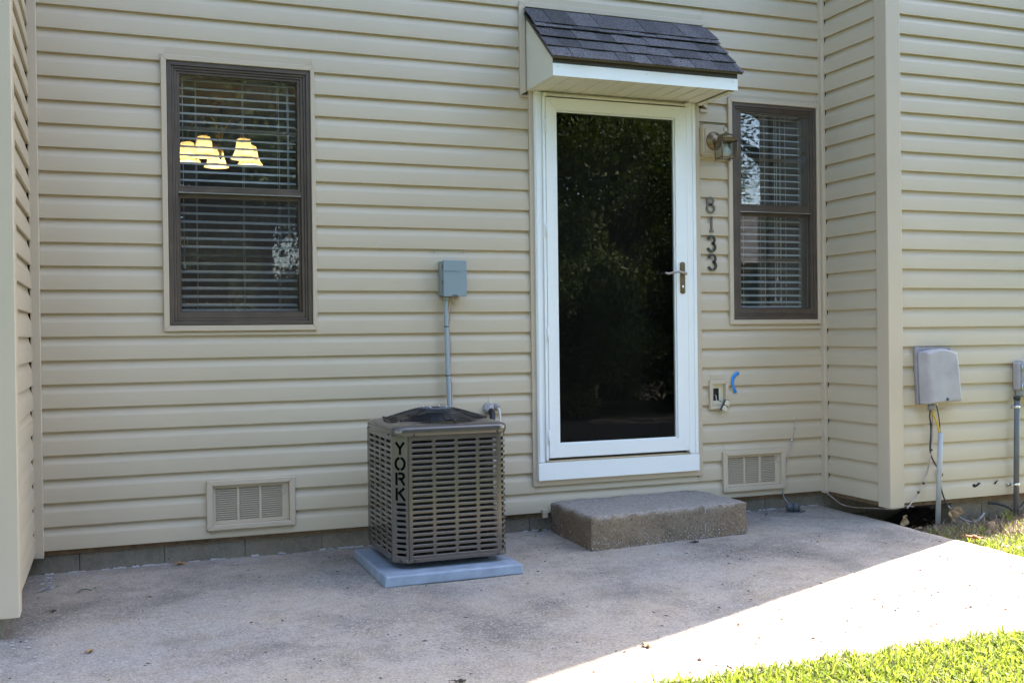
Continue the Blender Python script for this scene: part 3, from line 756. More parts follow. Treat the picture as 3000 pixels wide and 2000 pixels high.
# ---------------------------------------------------------------- foundation vents
def vent(lab, x0, x1, z0, z1):
    V = empty("foundation_vent", parent=house, label=lab)
    trim4(V, x0, x1, z0, z1, (.030, .030, .026, .026), -.016, .012)
    a, b, c, d = x0+.031, x1-.031, z0+.027, z1-.027
    obj("vent_plate", MB().frame(a, b, c, d, (.014, .034, .014, .016), .004, .02), M_TRIM, V, bevel=.001)
    obj("vent_back", MB().box(a+.002, b-.002, .040, .045, c+.002, d-.002), M_DARK, V)
    p, q, r_, s_ = a+.0145, b-.0345, c+.0145, d-.0165
    w3 = (q-p)/3
    for i in (1, 2): obj("divider", MB().box(p+w3*i-.006, p+w3*i+.006, .003, .02, r_, s_), M_TRIM, V)
    for i in range(3):
        l0, l1 = p+w3*i+(.0065 if i else 0), p+w3*(i+1)-(.0065 if i < 2 else 0)
        mb = MB(); k = 15; dz = (s_-r_)/k
        for j in range(k):
            z = r_+dz*j
            mb.hexa([(l0, .004, z), (l1, .004, z), (l1, .018, z+dz*.55), (l0, .018, z+dz*.55)], [(l0, .004, z+dz*.36), (l1, .004, z+dz*.36), (l1, .018, z+dz*.85), (l0, .018, z+dz*.85)])
        obj("louver_bank", mb, M_TRIM, V, kind="stuff")
    obj("vent_latch", MB().tube([(b-.03, .0, d-.03), (b-.02, -.008, d-.05), (b-.026, -.006, d-.062)], .0016, 5), M_ZINC, V)
vent("tan louvered foundation vent left of the air conditioner", .872, 1.316, .041, .292)
vent("tan louvered foundation vent right of the concrete step", 3.900, 4.350, .037, .284)

# torn holes in the lowest course of the right wing
def torn(px):
    mb = MB(); n = len(px)
    mb.prism(px, YF-.0035, YF-.0005); obj("torn_hole", mb, M_TORN, rw)
torn([(5.262, .070), (5.275, .082), (5.292, .072), (5.310, .086), (5.330, .084), (5.305, .066), (5.280, .058)])
torn([(5.425, .070), (5.45, .086), (5.468, .092), (5.452, .078), (5.447, .068), (5.436, .074)])

# ================================================================== CONCRETE STEP
def step():
    root_z = -.108
    fl, fr, br, bl = (2.732, -.598), (3.728, -.534), (3.706, -.022), (2.746, -.022)
    mb = MB(); nx, ny, nz = 44, 22, 8
    def pt(i, j, k):
        u, v, w_ = i/nx, j/ny, k/nz
        x = (fl[0]*(1-u)+fr[0]*u)*(1-v)+(bl[0]*(1-u)+br[0]*u)*v
        y = (fl[1]*(1-u)+fr[1]*u)*(1-v)+(bl[1]*(1-u)+br[1]*u)*v
        zt = .066+.006*u; z = gz(x, y)*(1-w_)+zt*w_
        e = (i in (0, nx))+(j in (0, ny))+(k == nz)
        h = math.sin(x*37.1+z*91)*math.sin(y*29.7+x*17+z*53)
        g = .0035*h
        if e >= 2: g -= .0045+.004*abs(math.sin(x*21+y*33))
        if w_ < .45 and j == 0: g += .004*math.sin(x*140+w_*40)*math.sin(w_*60+x*77)*(1-w_)
        sx = -1 if i == 0 else (1 if i == nx else 0); sy = -1 if j == 0 else (1 if j == ny else 0)
        return (x+sx*g, y+sy*g, z+(g if k == nz else 0))
    idx = {}
    def V(i, j, k):
        if (i, j, k) not in idx: idx[(i, j, k)] = len(mb.v); mb.v.append(pt(i, j, k))
        return idx[(i, j, k)]
    def Q(a, b, c, d): mb.f.append([V(*a), V(*b), V(*c), V(*d)]); mb.sm.append(True)
    for i in range(nx):
        for j in range(ny): Q((i, j, nz), (i+1, j, nz), (i+1, j+1, nz), (i, j+1, nz))
        for k in range(nz): Q((i, 0, k), (i+1, 0, k), (i+1, 0, k+1), (i, 0, k+1)); Q((i, ny, k), (i, ny, k+1), (i+1, ny, k+1), (i+1, ny, k))
    for j in range(ny):
        for k in range(nz): Q((0, j, k), (0, j, k+1), (0, j+1, k+1), (0, j+1, k)); Q((nx, j, k), (nx, j+1, k), (nx, j+1, k+1), (nx, j, k+1))
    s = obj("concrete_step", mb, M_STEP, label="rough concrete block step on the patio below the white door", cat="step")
    s.data.set_sharp_from_angle(angle=R(50))
    # exposed pebbles along the foot
    pb = MB()
    for _ in range(380):
        u = random.random(); t = random.random()**2.4*.062; r = random.uniform(.0016, .0056)
        if random.random() < .8: x = fl[0]+(fr[0]-fl[0])*u; y = fl[1]+(fr[1]-fl[1])*u-.002
        else: x = fl[0]-.001+(bl[0]-fl[0])*u; y = fl[1]+(bl[1]-fl[1])*u
        z = gz(x, y)+.004+t
        k = [(r*random.uniform(.7, 1.3)) for _ in range(6)]
        pb.add([(x+k[0], y, z), (x-k[1], y, z), (x, y+k[2]*.6, z), (x, y-k[3]*.8, z), (x, y, z+k[4]), (x, y, z-k[5])], [(0, 2, 4), (2, 1, 4), (1, 3, 4), (3, 0, 4), (2, 0, 5), (1, 2, 5), (3, 1, 5), (0, 3, 5)], True)
    obj("exposed_aggregate", pb, mat("pebbles", (.30, .27, .235), .8, noise=(70, .5)), s, kind="stuff")
    d = MB()
    for z0, z1 in ((.030, .060), (-.070, -.025)):
        x = 3.437; y = fl[1]+(fr[1]-fl[1])*((x-fl[0])/(fr[0]-fl[0]))-.0055
        d.hexa([(x-.0006, y-.001, z0), (x+.0006, y-.001, z0), (x+.0006, y+.004, z0), (x-.0006, y+.004, z0)], [(x-.0022, y-.001, z1), (x+.0006, y-.001, z1), (x+.0006, y+.004, z1), (x-.0022, y+.004, z1)])
    obj("paint_drip", d, M_CAULK, s)
step()
obj("trim_scrap", MB().box(2.700, 2.742, -.030, -.006, .002, .020).box(2.703, 2.733, -.026, -.008, -.026, .0015), M_TRIM, label="short tan trim scrap sticking out behind the concrete step", cat="trim scrap")

# ================================================================== AIR CONDITIONER
def ac():
    # ---- pad
    x0, x1, y0, y1 = 1.572, 2.240, -.890, -.222
    zt = -.070
    mb = MB(); ch = .0
    def ring(a, z): return [(x0+a, y0+a, z), (x1-a, y0+a, z), (x1-a, y1-a, z), (x0+a, y1-a, z)]
    mb.hexa([(p[0], p[1], gz(p[0], p[1])-.001) for p in ring(-.004, 0)], ring(.003, zt))
    obj("condenser_pad", mb, M_PAD, bevel=.008, seg=3, label="blue grey plastic pad on the patio under the air conditioner", cat="equipment pad")
    # ---- unit
    ux0, ux1, uy0, uy1 = 1.645, 2.203, -.800, -.242
    zb, zt = -.040, .548
    U = empty("air_conditioner", (1.924, -.521, -.068), label="taupe outdoor air conditioner with louvered sides and black fan guard", cat="air conditioner")
    def P(n, mb_, m_, **k): return part(n, mb_, m_, U, **k)
    CH = .056; RC = .050
    def stadium(a, b, c, d, n=4):
        r = (d-c)/2; zc = (c+d)/2
        return [(b-r+r*math.sin(math.pi*i/n), zc-r*math.cos(math.pi*i/n)) for i in range(n+1)]+[(a+r-r*math.sin(math.pi*i/n), zc+r*math.cos(math.pi*i/n)) for i in range(n+1)]
    def cell(m_, A, B, C, D, slot, mp, lip=.007):
        inn = stadium(*slot); k = len(inn); out = []
        for (s, z) in inn:
            # project to the cell border
            cs, cz = (A+B)/2, (C+D)/2
            ds, dz = s-cs, z-cz
            out.append((s, C if dz < 0 else D))
        n2 = k//2
        out[0] = (out[0][0], C); loop = []
        # border loop: bottom-right corner arc points -> right edge, left arc points -> left edge
        for i, (s, z) in enumerate(inn):
            f = (i if i < n2 else i-n2)/(n2-1)
            if i < n2: loop.append((B, C+(D-C)*f))
            else: loop.append((A, D-(D-C)*f))
        o = len(m_.v)
        m_.v += [mp(s, z, 0) for s, z in loop]+[mp(s, z, 0) for s, z in inn]+[mp(s, z+lip*.4, -lip) for s, z in inn]
        for i in range(k):
            j = (i+1) % k
            m_.f.append([o+i, o+j, o+k+j, o+k+i]); m_.sm.append(False)
            m_.f.append([o+k+i, o+k+j, o+2*k+j, o+2*k+i]); m_.sm.append(True)
    rowsz = [.519-.02605*i for i in range(21)]; hh = .0079
    def panel(name, mp, cols, s0, s1, rows, zlo, zhi):
        m_ = MB()
        edges = [s0]+[(cols[i][1]+cols[i+1][0])/2 for i in range(len(cols)-1)]+[s1]
        dz = .02605
        zt_, zb_ = rows[0]+dz/2, rows[-1]-dz/2
        for i, (a, b) in enumerate(cols):
            for z in rows: cell(m_, edges[i], edges[i+1], z-dz/2, z+dz/2, (a, b, z-hh, z+hh), mp)
            for lo, hi in ((zlo, zb_), (zt_, zhi)):
                if hi-lo > .001: m_.add([mp(s, z, 0) for s, z in ((edges[i], lo), (edges[i+1], lo), (edges[i+1], hi), (edges[i], hi))], [(0, 1, 2, 3)])
        return m_
    # front face s = x from chamfer to right, then round the right corner
    def mp_front(s, z, d):
        L = ux1-RC
        if s <= L: return (s, uy0-d, z)
        a = (s-L)/RC
        if a <= math.pi/2: return (L+(RC+d)*math.sin(a), uy0+RC-(RC+d)*math.cos(a), z)
        return (ux1+d, uy0+RC+(s-L-RC*math.pi/2), z)
    fc = [(1.727, 1.829), (1.840, 1.938), (1.950, 2.044), (2.056, 2.147)]
    P("front_panel", panel("front", mp_front, fc, ux0+CH+.006, 2.152, rowsz, zb+.018, zt), M_AC)
    # corner strip bent round the right front corner: finer facets
    m_ = MB(); dz = .02605; ns = 7
    ss = [2.1525+(.0+.115)*i/ns for i in range(ns+1)]
    for z in rowsz:
        for i in range(ns):
            a, b = ss[i], ss[i+1]
            solid = i in (0, ns-1)
            for lo, hi in (((z-dz/2, z+dz/2),) if solid else ((z-dz/2, z-hh), (z+hh, z+dz/2))):
                m_.add([mp_front(a, lo, 0), mp_front(b, lo, 0), mp_front(b, hi, 0), mp_front(a, hi, 0)], [(0, 1, 2, 3)], True)
            if not solid:
                m_.add([mp_front(a, z-hh, 0), mp_front(b, z-hh, 0), mp_front(b, z-hh+.003, -.010), mp_front(a, z-hh+.003, -.010)], [(0, 1, 2, 3)], True)
    for lo, hi in ((zb+.018, rowsz[-1]-dz/2), (rowsz[0]+dz/2, zt)):
        for i in range(ns): m_.add([mp_front(ss[i], lo, 0), mp_front(ss[i+1], lo, 0), mp_front(ss[i+1], hi, 0), mp_front(ss[i], hi, 0)], [(0, 1, 2, 3)], True)
    P("corner_louver", m_, M_AC)
    # left face, s runs from the chamfer (front) to the back
    def mp_left(s, z, d): return (ux0-d, s, z)
    lc = [(-.725, -.625), (-.612, -.515), (-.502, -.405), (-.392, -.296)]
    P("side_panel", panel("left", mp_left, lc, uy0+CH+.002, uy1-.04, rowsz, zb+.018, zt), M_AC)
    P("side_panel", panel("right", lambda s, z, d: (ux1+d, s, z), [(-.675, -.58), (-.565, -.47), (-.455, -.36), (-.345, -.27)], uy0+.065, uy1-.02, rowsz, zb+.018, zt), M_AC)
    P("rear_panel", MB().box(ux0+.02, ux1-.02, uy1-.006, uy1, zb+.018, zt).box(ux0, ux0+.03, uy1-.045, uy1-.0065, zb+.018, zt), M_AC)
    # chamfered corner panel
    e = .002; A = Vector((ux0-e, uy0+CH-.004, 0)); B_ = Vector((ux0+CH-.004+.012, uy0-e, 0)); tv = B_-A; Lc = tv.length; tv.normalize(); nv = Vector((tv.y, -tv.x, 0))
    def mp_c(s, z, d): q = A+tv*s+nv*d; return (q.x, q.y, z)
    low = rowsz[11:]
    m_ = panel("corner", mp_c, [(Lc*.24, Lc*.84)], 0, Lc, low, zb+.010, low[0]+dz/2)
    m_.add([mp_c(s, z, 0) for s, z in ((0, low[0]+dz/2), (Lc, low[0]+dz/2), (Lc, zt), (0, zt))], [(0, 1, 2, 3)])
    P("corner_panel", m_, M_AC)
    P("corner_seam", MB().add([mp_c(s, z, .0012) for s, z in ((Lc-.002, zb+.012), (Lc+.0015, zb+.012), (Lc+.0015, zt), (Lc-.002, zt))]+[mp_c(s, z, -.004) for s, z in ((Lc-.002, zb+.012), (Lc+.0015, zb+.012), (Lc+.0015, zt), (Lc-.002, zt))], [(0, 1, 2, 3), (0, 3, 7, 4), (1, 5, 6, 2), (4, 7, 6, 5)]), M_BLACK)
    # cut-out lettering, read as dark openings
    def glyph(segs, zc, H=.056, W=.048, t=.0118):
        mb_ = MB(); sc_ = Lc*.52
        for sg in segs:
            pts = [(sc_+x*W/2, zc+z*H/2) for x, z in sg]
            for (a, b), (c, d) in zip(pts[:-1], pts[1:]):
                v = Vector((c-a, d-b)); v.normalize(); nx_, nz_ = -v.y*t/2, v.x*t/2
                ex, ez = v.x*t*.12, v.y*t*.12
                q = [(a-ex+nx_, b-ez+nz_), (c+ex+nx_, d+ez+nz_), (c+ex-nx_, d+ez-nz_), (a-ex-nx_, b-ez-nz_)]
                mb_.add([mp_c(s, z, .0008) for s, z in q], [(0, 1, 2, 3)])
        P("letter", mb_, M_DARK)
    zY = [.492, .4215, .351, .280]
    glyph([[(-.85, 1), (0, .05)], [(.85, 1), (0, .05)], [(0, .05), (0, -1)]], zY[0])
    oarc = lambda a0, a1: [(.95*math.cos(R(a0+(a1-a0)*i/10)), .98*math.sin(R(a0+(a1-a0)*i/10))) for i in range(11)]
    glyph([oarc(100, 260), oarc(80, -80)], zY[1])
    glyph([[(-.8, 1), (-.8, -1)], [(-.35, .92), (.35, .92), (.75, .65), (.75, .3), (.35, .02), (-.35, .02)], [(.1, .0), (.85, -1)]], zY[2])
    glyph([[(-.8, 1), (-.8, -1)], [(.8, 1), (-.45, .12)], [(-.25, .25), (.9, -1)]], zY[3])
    # coil wrapped inside, base pan, feet
    def rr(a, r_, n=5):
        pts = []
        for cx, cy, a0 in ((ux1-a-r_, uy0+a+r_, -90), (ux1-a-r_, uy1-a-r_, 0), (ux0+a+r_, uy1-a-r_, 90), (ux0+a+r_, uy0+a+r_, 180)):
            pts += [(cx+r_*math.cos(R(a0+90*i/n)), cy+r_*math.sin(R(a0+90*i/n))) for i in range(n+1)]
        return pts
    P("condenser_coil", MB().prism(rr(.034, .10), zb+.02, zt-.01, 'xy', True), M_COIL)
    fins = MB()
    for i in range(62):
        for j in range(7):
            x = ux0+.10+i*.0072; z = .53-j*.080
            fins.box(x, x+.0022, uy0+.0325, uy0+.0335, z-.066, z)
    P("coil_fins", fins, M_FINS, kind="stuff")
    base = MB()
    bp = [(ux0+CH, uy0), (ux1-RC, uy0)]+[(ux1-RC+RC*math.sin(R(15*i)), uy0+RC-RC*math.cos(R(15*i))) for i in range(1, 7)]+[(ux1, uy1-.03), (ux1-.03, uy1), (ux0+.03, uy1), (ux0, uy1-.03), (ux0, uy0+CH)]
    base.prism([(x, y) for x, y in bp], zb, zb+.018, 'xy'); P("base_pan", base, M_AC, bevel=.003)
    for fx, fy in ((1.73, -.69), (2.11, -.69), (1.70, -.30), (2.13, -.30)): P("foot", MB().box(fx-.018, fx+.018, fy-.018, fy+.018, -.0695, zb-.0005), M_BLACK)
    # lid: lofted rings up to the fan opening
    def lid_ring(a, z, ch, rc, bulge=0):
        pts = []
        X0, X1, Y0, Y1 = ux0+a, ux1-a, uy0+a, uy1-a
        corners = [((X0, Y0), ch*.6), ((X1, Y0), rc), ((X1, Y1), rc), ((X0, Y1), rc)]
        dirs = [180, 270, 0, 90]
        for ((cx, cy), r_), a0 in zip(corners, dirs):
            ccx = cx+r_*(1 if cx == X0 else -1); ccy = cy+r_*(1 if cy == Y0 else -1)
            for i in range(9):
                an = R(a0+90*i/8); pts.append((ccx+r_*math.cos(an), ccy+r_*math.sin(an), z))
        return pts
    def circ_match(r_, z, n=36):
        pts = []
        for q in range(4):
            for i in range(9):
                an = R(180+q*90+90*i/8); pts.append((1.924+r_*math.cos(an), -.521+r_*math.sin(an), z))
        return pts
    rings = [lid_ring(-.004, .5485, .09, .055), lid_ring(-.006, .556, .09, .055), lid_ring(-.006, .577, .09, .055), lid_ring(-.004, .584, .092, .056), lid_ring(.003, .590, .095, .06), lid_ring(.015, .596, .10, .07), lid_ring(.033, .6005, .115, .085), lid_ring(.046, .603, .12, .09), lid_ring(.051, .607, .125, .095), circ_match(.252, .6085), circ_match(.246, .606), circ_match(.243, .560)]
    L = MB(); n = len(rings[0])
    for rg in rings: L.v += rg
    for k in range(len(rings)-1):
        for i in range(n):
            j = (i+1) % n; L.f.append([k*n+i, k*n+j, (k+1)*n+j, (k+1)*n+i]); L.sm.append(True)
    lid = P("top_cover", L, M_AC); lid.data.set_sharp_from_angle(angle=R(40))
    P("fan_well", MB().lathe([(.240, .58), (.240, .35), (.0, .35)], (1.924, -.521, 0), 32), M_DARK)
    P("fan_motor", MB().lathe([(.0, .38), (.07, .385), (.075, .52), (.05, .60), (.05, .632), (.0, .634)], (1.924, -.521, 0), 24), M_BLACK)
    for i in range(3):
        a = R(25+120*i); bl = MB(); vs = []
        for r_ in (.05, .12, .19, .225):
            for t, h in ((-.35, .47), (0, .50), (.35, .545)):
                an = a+t*(1.25-.6*r_/.225); vs.append((1.924+r_*math.cos(an), -.521+r_*math.sin(an), h))
        bl.add(vs, [(q*3+w_, q*3+w_+1, q*3+w_+4, q*3+w_+3) for q in range(3) for w_ in range(2)], True)
        P("fan_blade", bl, M_CEMENT)
    # guard: rings on a dome, spokes, centre disc
    prof = lambda r_: .610+.047*(1-((r_-.085)/.165)**1.15) if r_ > .085 else .657
    for i in range(12):
        r_ = .249-.0135*i*1.05
        P("guard_ring", MB().tube([(1.924+r_*math.cos(q), -.521+r_*math.sin(q), prof(r_)) for q in np.linspace(0, 2*math.pi, 57)], .0015, 6, False), M_WIRE)
    for i in range(6):
        a = R(35+60*i)
        P("guard_spoke", MB().tube([(1.924+r_*math.cos(a), -.521+r_*math.sin(a), prof(r_)-.003) for r_ in np.linspace(.253, .08, 10)], .0026, 6), M_WIRE)
        P("guard_clip", MB().lathe([(.008, -.004), (.008, .004), (0, .006)], (1.924+.254*math.cos(a), -.521+.254*math.sin(a), .611), 8), M_WIRE)
    P("guard_disc", MB().lathe([(.088, -.004), (.088, .001), (.05, .003), (0, .0032)], (1.924, -.521, .657), 32), M_CEMENT)
    P("disc_badge", MB().lathe([(.026, 0), (.026, .0018), (0, .002)], (1.924, -.521, .6605), 20), M_BLACK)
    for i in range(4):
        a = R(45+90*i+8); P("motor_bolt", MB().lathe([(.006, 0), (.0055, .005), (0, .0065)], (1.924+.062*math.cos(a), -.521+.062*math.sin(a), .6598), 10), M_ZINC)
    # screws
    def screw(x, y, z, nx_, ny_):
        q = MB(); c = Vector((x, y, z)); nr = Vector((nx_, ny_, 0)).normalized(); t = Vector((-nr.y, nr.x, 0)); pts = []
        ring_ = [c+nr*.0005+(t*math.cos(R(45*i))+Vector((0, 0, 1))*math.sin(R(45*i)))*.0055 for i in range(8)]; top_ = [p_+nr*.004-(p_-c)*.25 for p_ in ring_]
        q.add(ring_+top_, [tuple(range(8, 16))]+[(i, (i+1) % 8, 8+(i+1) % 8, 8+i) for i in range(8)], True); P("screw", q, M_BLACK)
    for x in (1.738, 2.150): screw(x, uy0-.006, .5545, 0, -1); screw(x, uy0, zb+.012, 0, -1)
    qc = mp_c(Lc*.48, .553, .008); screw(*qc, nv.x, nv.y); qc = mp_c(Lc*.48, zb+.010, .004); screw(*qc, nv.x, nv.y)
    for y in (-.715, -.30): screw(ux0-.006, y, .5545, -1, 0); screw(ux0, y, zb+.012, -1, 0)
ac()

# ---------------------------------------------------------------- disconnect box and its conduit
def disconnect():
    root = empty("disconnect_box", (2.17, -.002, 1.22), label="grey blue electrical disconnect box on the siding above the air conditioner", cat="electrical box")
    def P(n, mb, m_, **k): return part(n, mb, m_, root, **k)
    x0, x1, z0, z1 = 2.110, 2.246, 1.224, 1.421
    P("back_box", MB().box(x0-.002, x1-.008, -.060, -.002, z0+.004, z1-.004), M_BOX, bevel=.004)
    P("cover", MB().box(x0+.004, x1+.001, -.083, -.0605, z0, z1), M_BOX, bevel=.003)
    for z in (1.385, 1.300): P("hinge", MB().box(x0+.0005, x0+.0035, -.080, -.064, z-.012, z+.012), M_BRASS)
    P("pull_slot", MB().box(2.163, 2.192, -.0845, -.0825, 1.228, 1.2325), M_BLACK)
    # raised word and arrow moulded into the cover
    cu = bpy.data.curves.new("embossed_lettering", 'FONT'); cu.body = "DiversiTech"; cu.size = .0165; cu.extrude = .0006; cu.resolution_u = 2
    tmp = bpy.data.objects.new("embossed_lettering", cu); COL.objects.link(tmp)
    dg = bpy.context.evaluated_depsgraph_get(); dg.update(); me = bpy.data.meshes.new_from_object(tmp.evaluated_get(dg)); bpy.data.objects.remove(tmp)
    me.materials.clear(); me.materials.append(M_BOX)
    wd = max(v.co.x for v in me.vertices); sc_ = .074/wd
    lo = link("embossed_lettering", me, root); lo.scale = (sc_, sc_, 1); lo.rotation_euler = (math.pi/2, 0, 0); lo.location = (2.124-2.17, -.0838+.002, 1.357-1.22)
    P("embossed_arrow", MB().prism([(2.200, 1.376), (2.222, 1.366), (2.190, 1.342), (2.1885, 1.3432), (2.2165, 1.366), (2.1992, 1.3742)], -.0842, -.0828), M_BOX)
    P("hub", MB().lathe([(.017, 0), (.017, -.010), (.014, -.014), (.014, -.018)], (2.140, -.035, 1.223), 14), M_CONDUIT)
    pts = smooth_path([(2.140, -.035, 1.21), (2.142, -.034, 1.05), (2.146, -.034, .85), (2.152, -.036, .65), (2.156, -.045, .45), (2.15, -.10, .27), (2.14, -.19, .22), (2.135, -.245, .21)], 7)
    P("conduit", MB().tube(pts, .0125, 12), M_CONDUIT)
    for z in (1.062, .795): P("zip_tie", MB().lathe([(.0142, -.0025), (.0142, .0025)], (2.1425 if z > 1 else 2.147, -.034, z), 12), M_BLACK)
    w_ = smooth_path([(2.172, -.05, 1.225), (2.172, -.03, 1.17), (2.164, -.022, 1.10), (2.158, -.024, 1.06), (2.166, -.024, 1.0), (2.168, -.024, .93), (2.162, -.024, .80), (2.172, -.024, .74), (2.170, -.03, .60), (2.168, -.06, .45)], 5)
    P("control_wire", MB().tube(w_, .0026, 6), M_CABLEW)
disconnect()
for x, z, s in ((2.089, 1.471, "nail head in the siding above the left of the grey blue box"), (2.259, 1.474, "nail head in the siding above the right of the grey blue box")):
    obj("nail_head", MB().lathe([(.006, 0), (.005, .003), (0, .004)], (x, -.001, z), 10, 'y'), M_SKIRTSTAIN, label=s, cat="nail", group="old nail heads left in the siding")

# ---------------------------------------------------------------- putty covers with line set
def linecover():
    a = empty("wall_sleeve", (2.389, -.002, .606), label="large grey putty sleeve with black line behind the air conditioner", cat="pipe sleeve", group="putty pipe sleeves behind the air conditioner")
    prof = lambda r: [(r, 0), (r, .006), (r*.85, .018), (r*.5, .026), (0, .028)]
    part("putty_cap", MB().lathe(prof(.033), (2.391, -.001, .604), 18, 'y'), M_PUTTY, a)
    part("line_insulation", MB().tube(smooth_path([(2.397, -.015, .595), (2.397, -.05, .575), (2.385, -.075, .53), (2.35, -.12, .45), (2.25, -.20, .36), (2.16, -.235, .34)], 5), .0165, 10), M_BLACK, a)
    part("drip_streak", MB().box(2.390, 2.3915, -.0022, -.0012, .634, .668), M_CABLEG, a)
    b = empty("wall_sleeve", (2.437, -.002, .612), label="small grey putty sleeve with pale tube behind the air conditioner", cat="pipe sleeve", group="putty pipe sleeves behind the air conditioner")
    part("putty_cap", MB().lathe(prof(.0195), (2.438, -.001, .612), 16, 'y'), M_PUTTY, b)
    part("liquid_tube", MB().tube(smooth_path([(2.440, -.015, .607), (2.441, -.045, .59), (2.441, -.055, .54), (2.437, -.07, .44), (2.38, -.15, .33), (2.20, -.235, .30)], 5), .0065, 8), M_WHITEW, b)
linecover()

# ================================================================== WALL LAMP
def wall_lamp():
    root = empty("wall_lamp", (3.85, -.01, 2.165), label="antique brass glass lantern on the siding right of the door", cat="wall lamp")
    def P(n, mb, m_, **k): return part(n, mb, m_, root, **k)
    def octo(x0, x1, z0, z1, c): return [(x0+c, z0), (x1-c, z0), (x1-c*.55, z0+c*.55), (x1, z0+c), (x1, z1-c), (x1-c*.55, z1-c*.55), (x1-c, z1), (x0+c, z1), (x0+c*.55, z1-c*.55), (x0, z1-c), (x0, z0+c), (x0+c*.55, z0+c*.55)]
    P("mounting_block", MB().prism(octo(3.760, 3.948, 2.070, 2.264, .016), -.024, .0), M_TRIM, bevel=.002)
    P("mounting_block", MB().prism(octo(3.768, 3.940, 2.078, 2.256, .014), -.032, -.0245), M_TRIM, bevel=.002)
    P("block_face", MB().box(3.783, 3.925, -.040, -.0325, 2.094, 2.240), M_TRIM, bevel=.002)
    P("backplate", MB().lathe([(.056, 0), (.056, .004), (.050, .010), (.042, .013), (.036, .022), (.020, .027), (0, .028)], (3.843, -.040, 2.163), 26, 'y'), M_BRASS)
    lx, ly = 3.855, -.150
    P("arm", MB().tube(smooth_path([(3.845, -.055, 2.160), (3.848, -.085, 2.158), (3.851, -.105, 2.166), (3.853, -.125, 2.176)], 4), .009, 10), M_BRASS)
    a45 = R(38); z0, z1 = 2.045, 2.142
    def cor(r, z): return [(lx+r*math.cos(a45+math.pi/2*i), ly+r*math.sin(a45+math.pi/2*i), z) for i in range(4)]
    rb, rt_ = .066, .070
    B0, T0 = cor(rb, z0), cor(rt_, z1)
    for i in range(4): P("post", MB().tube([B0[i], T0[i]], .0042, 6), M_BRASS); P("finial", MB().lathe([(.0035, -.012), (.0045, -.006), (.0035, 0)], B0[i], 8), M_BRASS)
    e = MB()
    for i in range(4): e.tube([B0[i], B0[(i+1) % 4]], .0035, 6); e.tube([T0[i], T0[(i+1) % 4]], .0042, 6)
    P("cage_rim", e, M_BRASS)
    for i in range(4):
        p, q, r_, s = Vector(B0[i]), Vector(B0[(i+1) % 4]), Vector(T0[(i+1) % 4]), Vector(T0[i])
        n_ = (q-p).cross(s-p).normalized()*.0011
        P("pane", MB().hexa([p-n_, q-n_, q+n_, p+n_], [s-n_, r_-n_, r_+n_, s+n_]), M_LGLASS)
    cr = cor(.078, 2.143); P("lid", MB().hexa(cr, [(x, y, 2.149) for x, y, z in cr]), M_BRASS)
    P("cap", MB().lathe([(.052, 2.149), (.052, 2.166), (.047, 2.172), (.034, 2.184), (.014, 2.190), (.007, 2.194), (.006, 2.200)], (lx, ly, 0), 24), M_BRASS)
    P("ring", MB().tube([(lx+.0155*math.cos(q), ly, 2.2145+.0165*math.sin(q)) for q in np.linspace(0, 2*math.pi, 25)], .0023, 6, False), M_BRASS)
    P("bulb", MB().lathe([(0, 2.052), (.018, 2.056), (.028, 2.072), (.027, 2.090), (.014, 2.112), (.012, 2.13)], (lx, ly, 0), 18), M_BULBOFF)
wall_lamp()

# ================================================================== HOUSE NUMBERS
def digit(lab, strokes, cx, zc, H, W, t, m_, y=-.006):
    mb = MB()
    for st in strokes:
        pts = [Vector((cx+x*W/2, zc+z*H/2)) for x, z in st]; n = len(pts); closed = (pts[0]-pts[-1]).length < 1e-5
        L, Rr = [], []
        for i, p in enumerate(pts):
            a = pts[i-1] if i > 0 else (pts[-2] if closed else p); b = pts[i+1] if i < n-1 else (pts[1] if closed else p)
            d = (b-a).normalized(); nn = Vector((-d.y, d.x))*t/2; L.append(p+nn); Rr.append(p-nn)
        vs = []
        for yy in (y-.004, y+.003):
            vs += [(p.x, yy, p.y) for p in L]+[(p.x, yy, p.y) for p in Rr]
        f = []; k = 2*n
        for i in range(n-1):
            f += [(i, i+1, n+i+1, n+i), (k+i, k+n+i, k+n+i+1, k+i+1), (i, k+i, k+i+1, i+1), (n+i, n+i+1, k+n+i+1, k+n+i)]
        if not closed: f += [(0, n, k+n, k), (n-1, k+n-1, k+2*n-1, 2*n-1)]
        mb.add(vs, f, False)
    root = obj("house_number", mb, m_, label=lab, cat="house number", group="house number digits beside the door")
    for sgn in (.88, -.88):
        obj("pin", MB().lathe([(.0028, 0), (.0028, .0015), (0, .002)], (cx+(0 if sgn > 0 else .002), y-.0042, zc+sgn*H/2), 8, 'y'), M_ZINC, root)
el = lambda cx, cz, rx, rz, a0, a1, n=20: [(cx+rx*math.cos(R(a0+(a1-a0)*i/n)), cz+rz*math.sin(R(a0+(a1-a0)*i/n))) for i in range(n+1)]
S8 = [el(-.04, .46, .62, .42, 0, 360), el(.04, -.44, .76, .46, 0, 360)]
S1 = [[(-.55, .62), (-.1, .72), (.05, .92), (.05, -.86)], [(-.55, -.90), (.62, -.90)]]
S3 = [el(-.02, .44, .68, .46, 175, -75), el(.02, -.42, .76, .48, 80, -170)]
digit("faded bronze digit 8 at the top of the house number", S8, 3.833, 1.783, .100, .068, .0125, M_DIGIT1)
digit("bronze digit 1 below the 8 in the house number", S1, 3.838, 1.668, .098, .046, .0115, M_DIGIT1)
digit("dark bronze digit 3 directly below the 1", S3, 3.837, 1.549, .100, .067, .0140, M_DIGIT)
digit("dark bronze digit 3 at the bottom of the house number", S3, 3.841, 1.436, .100, .067, .0140, M_DIGIT)

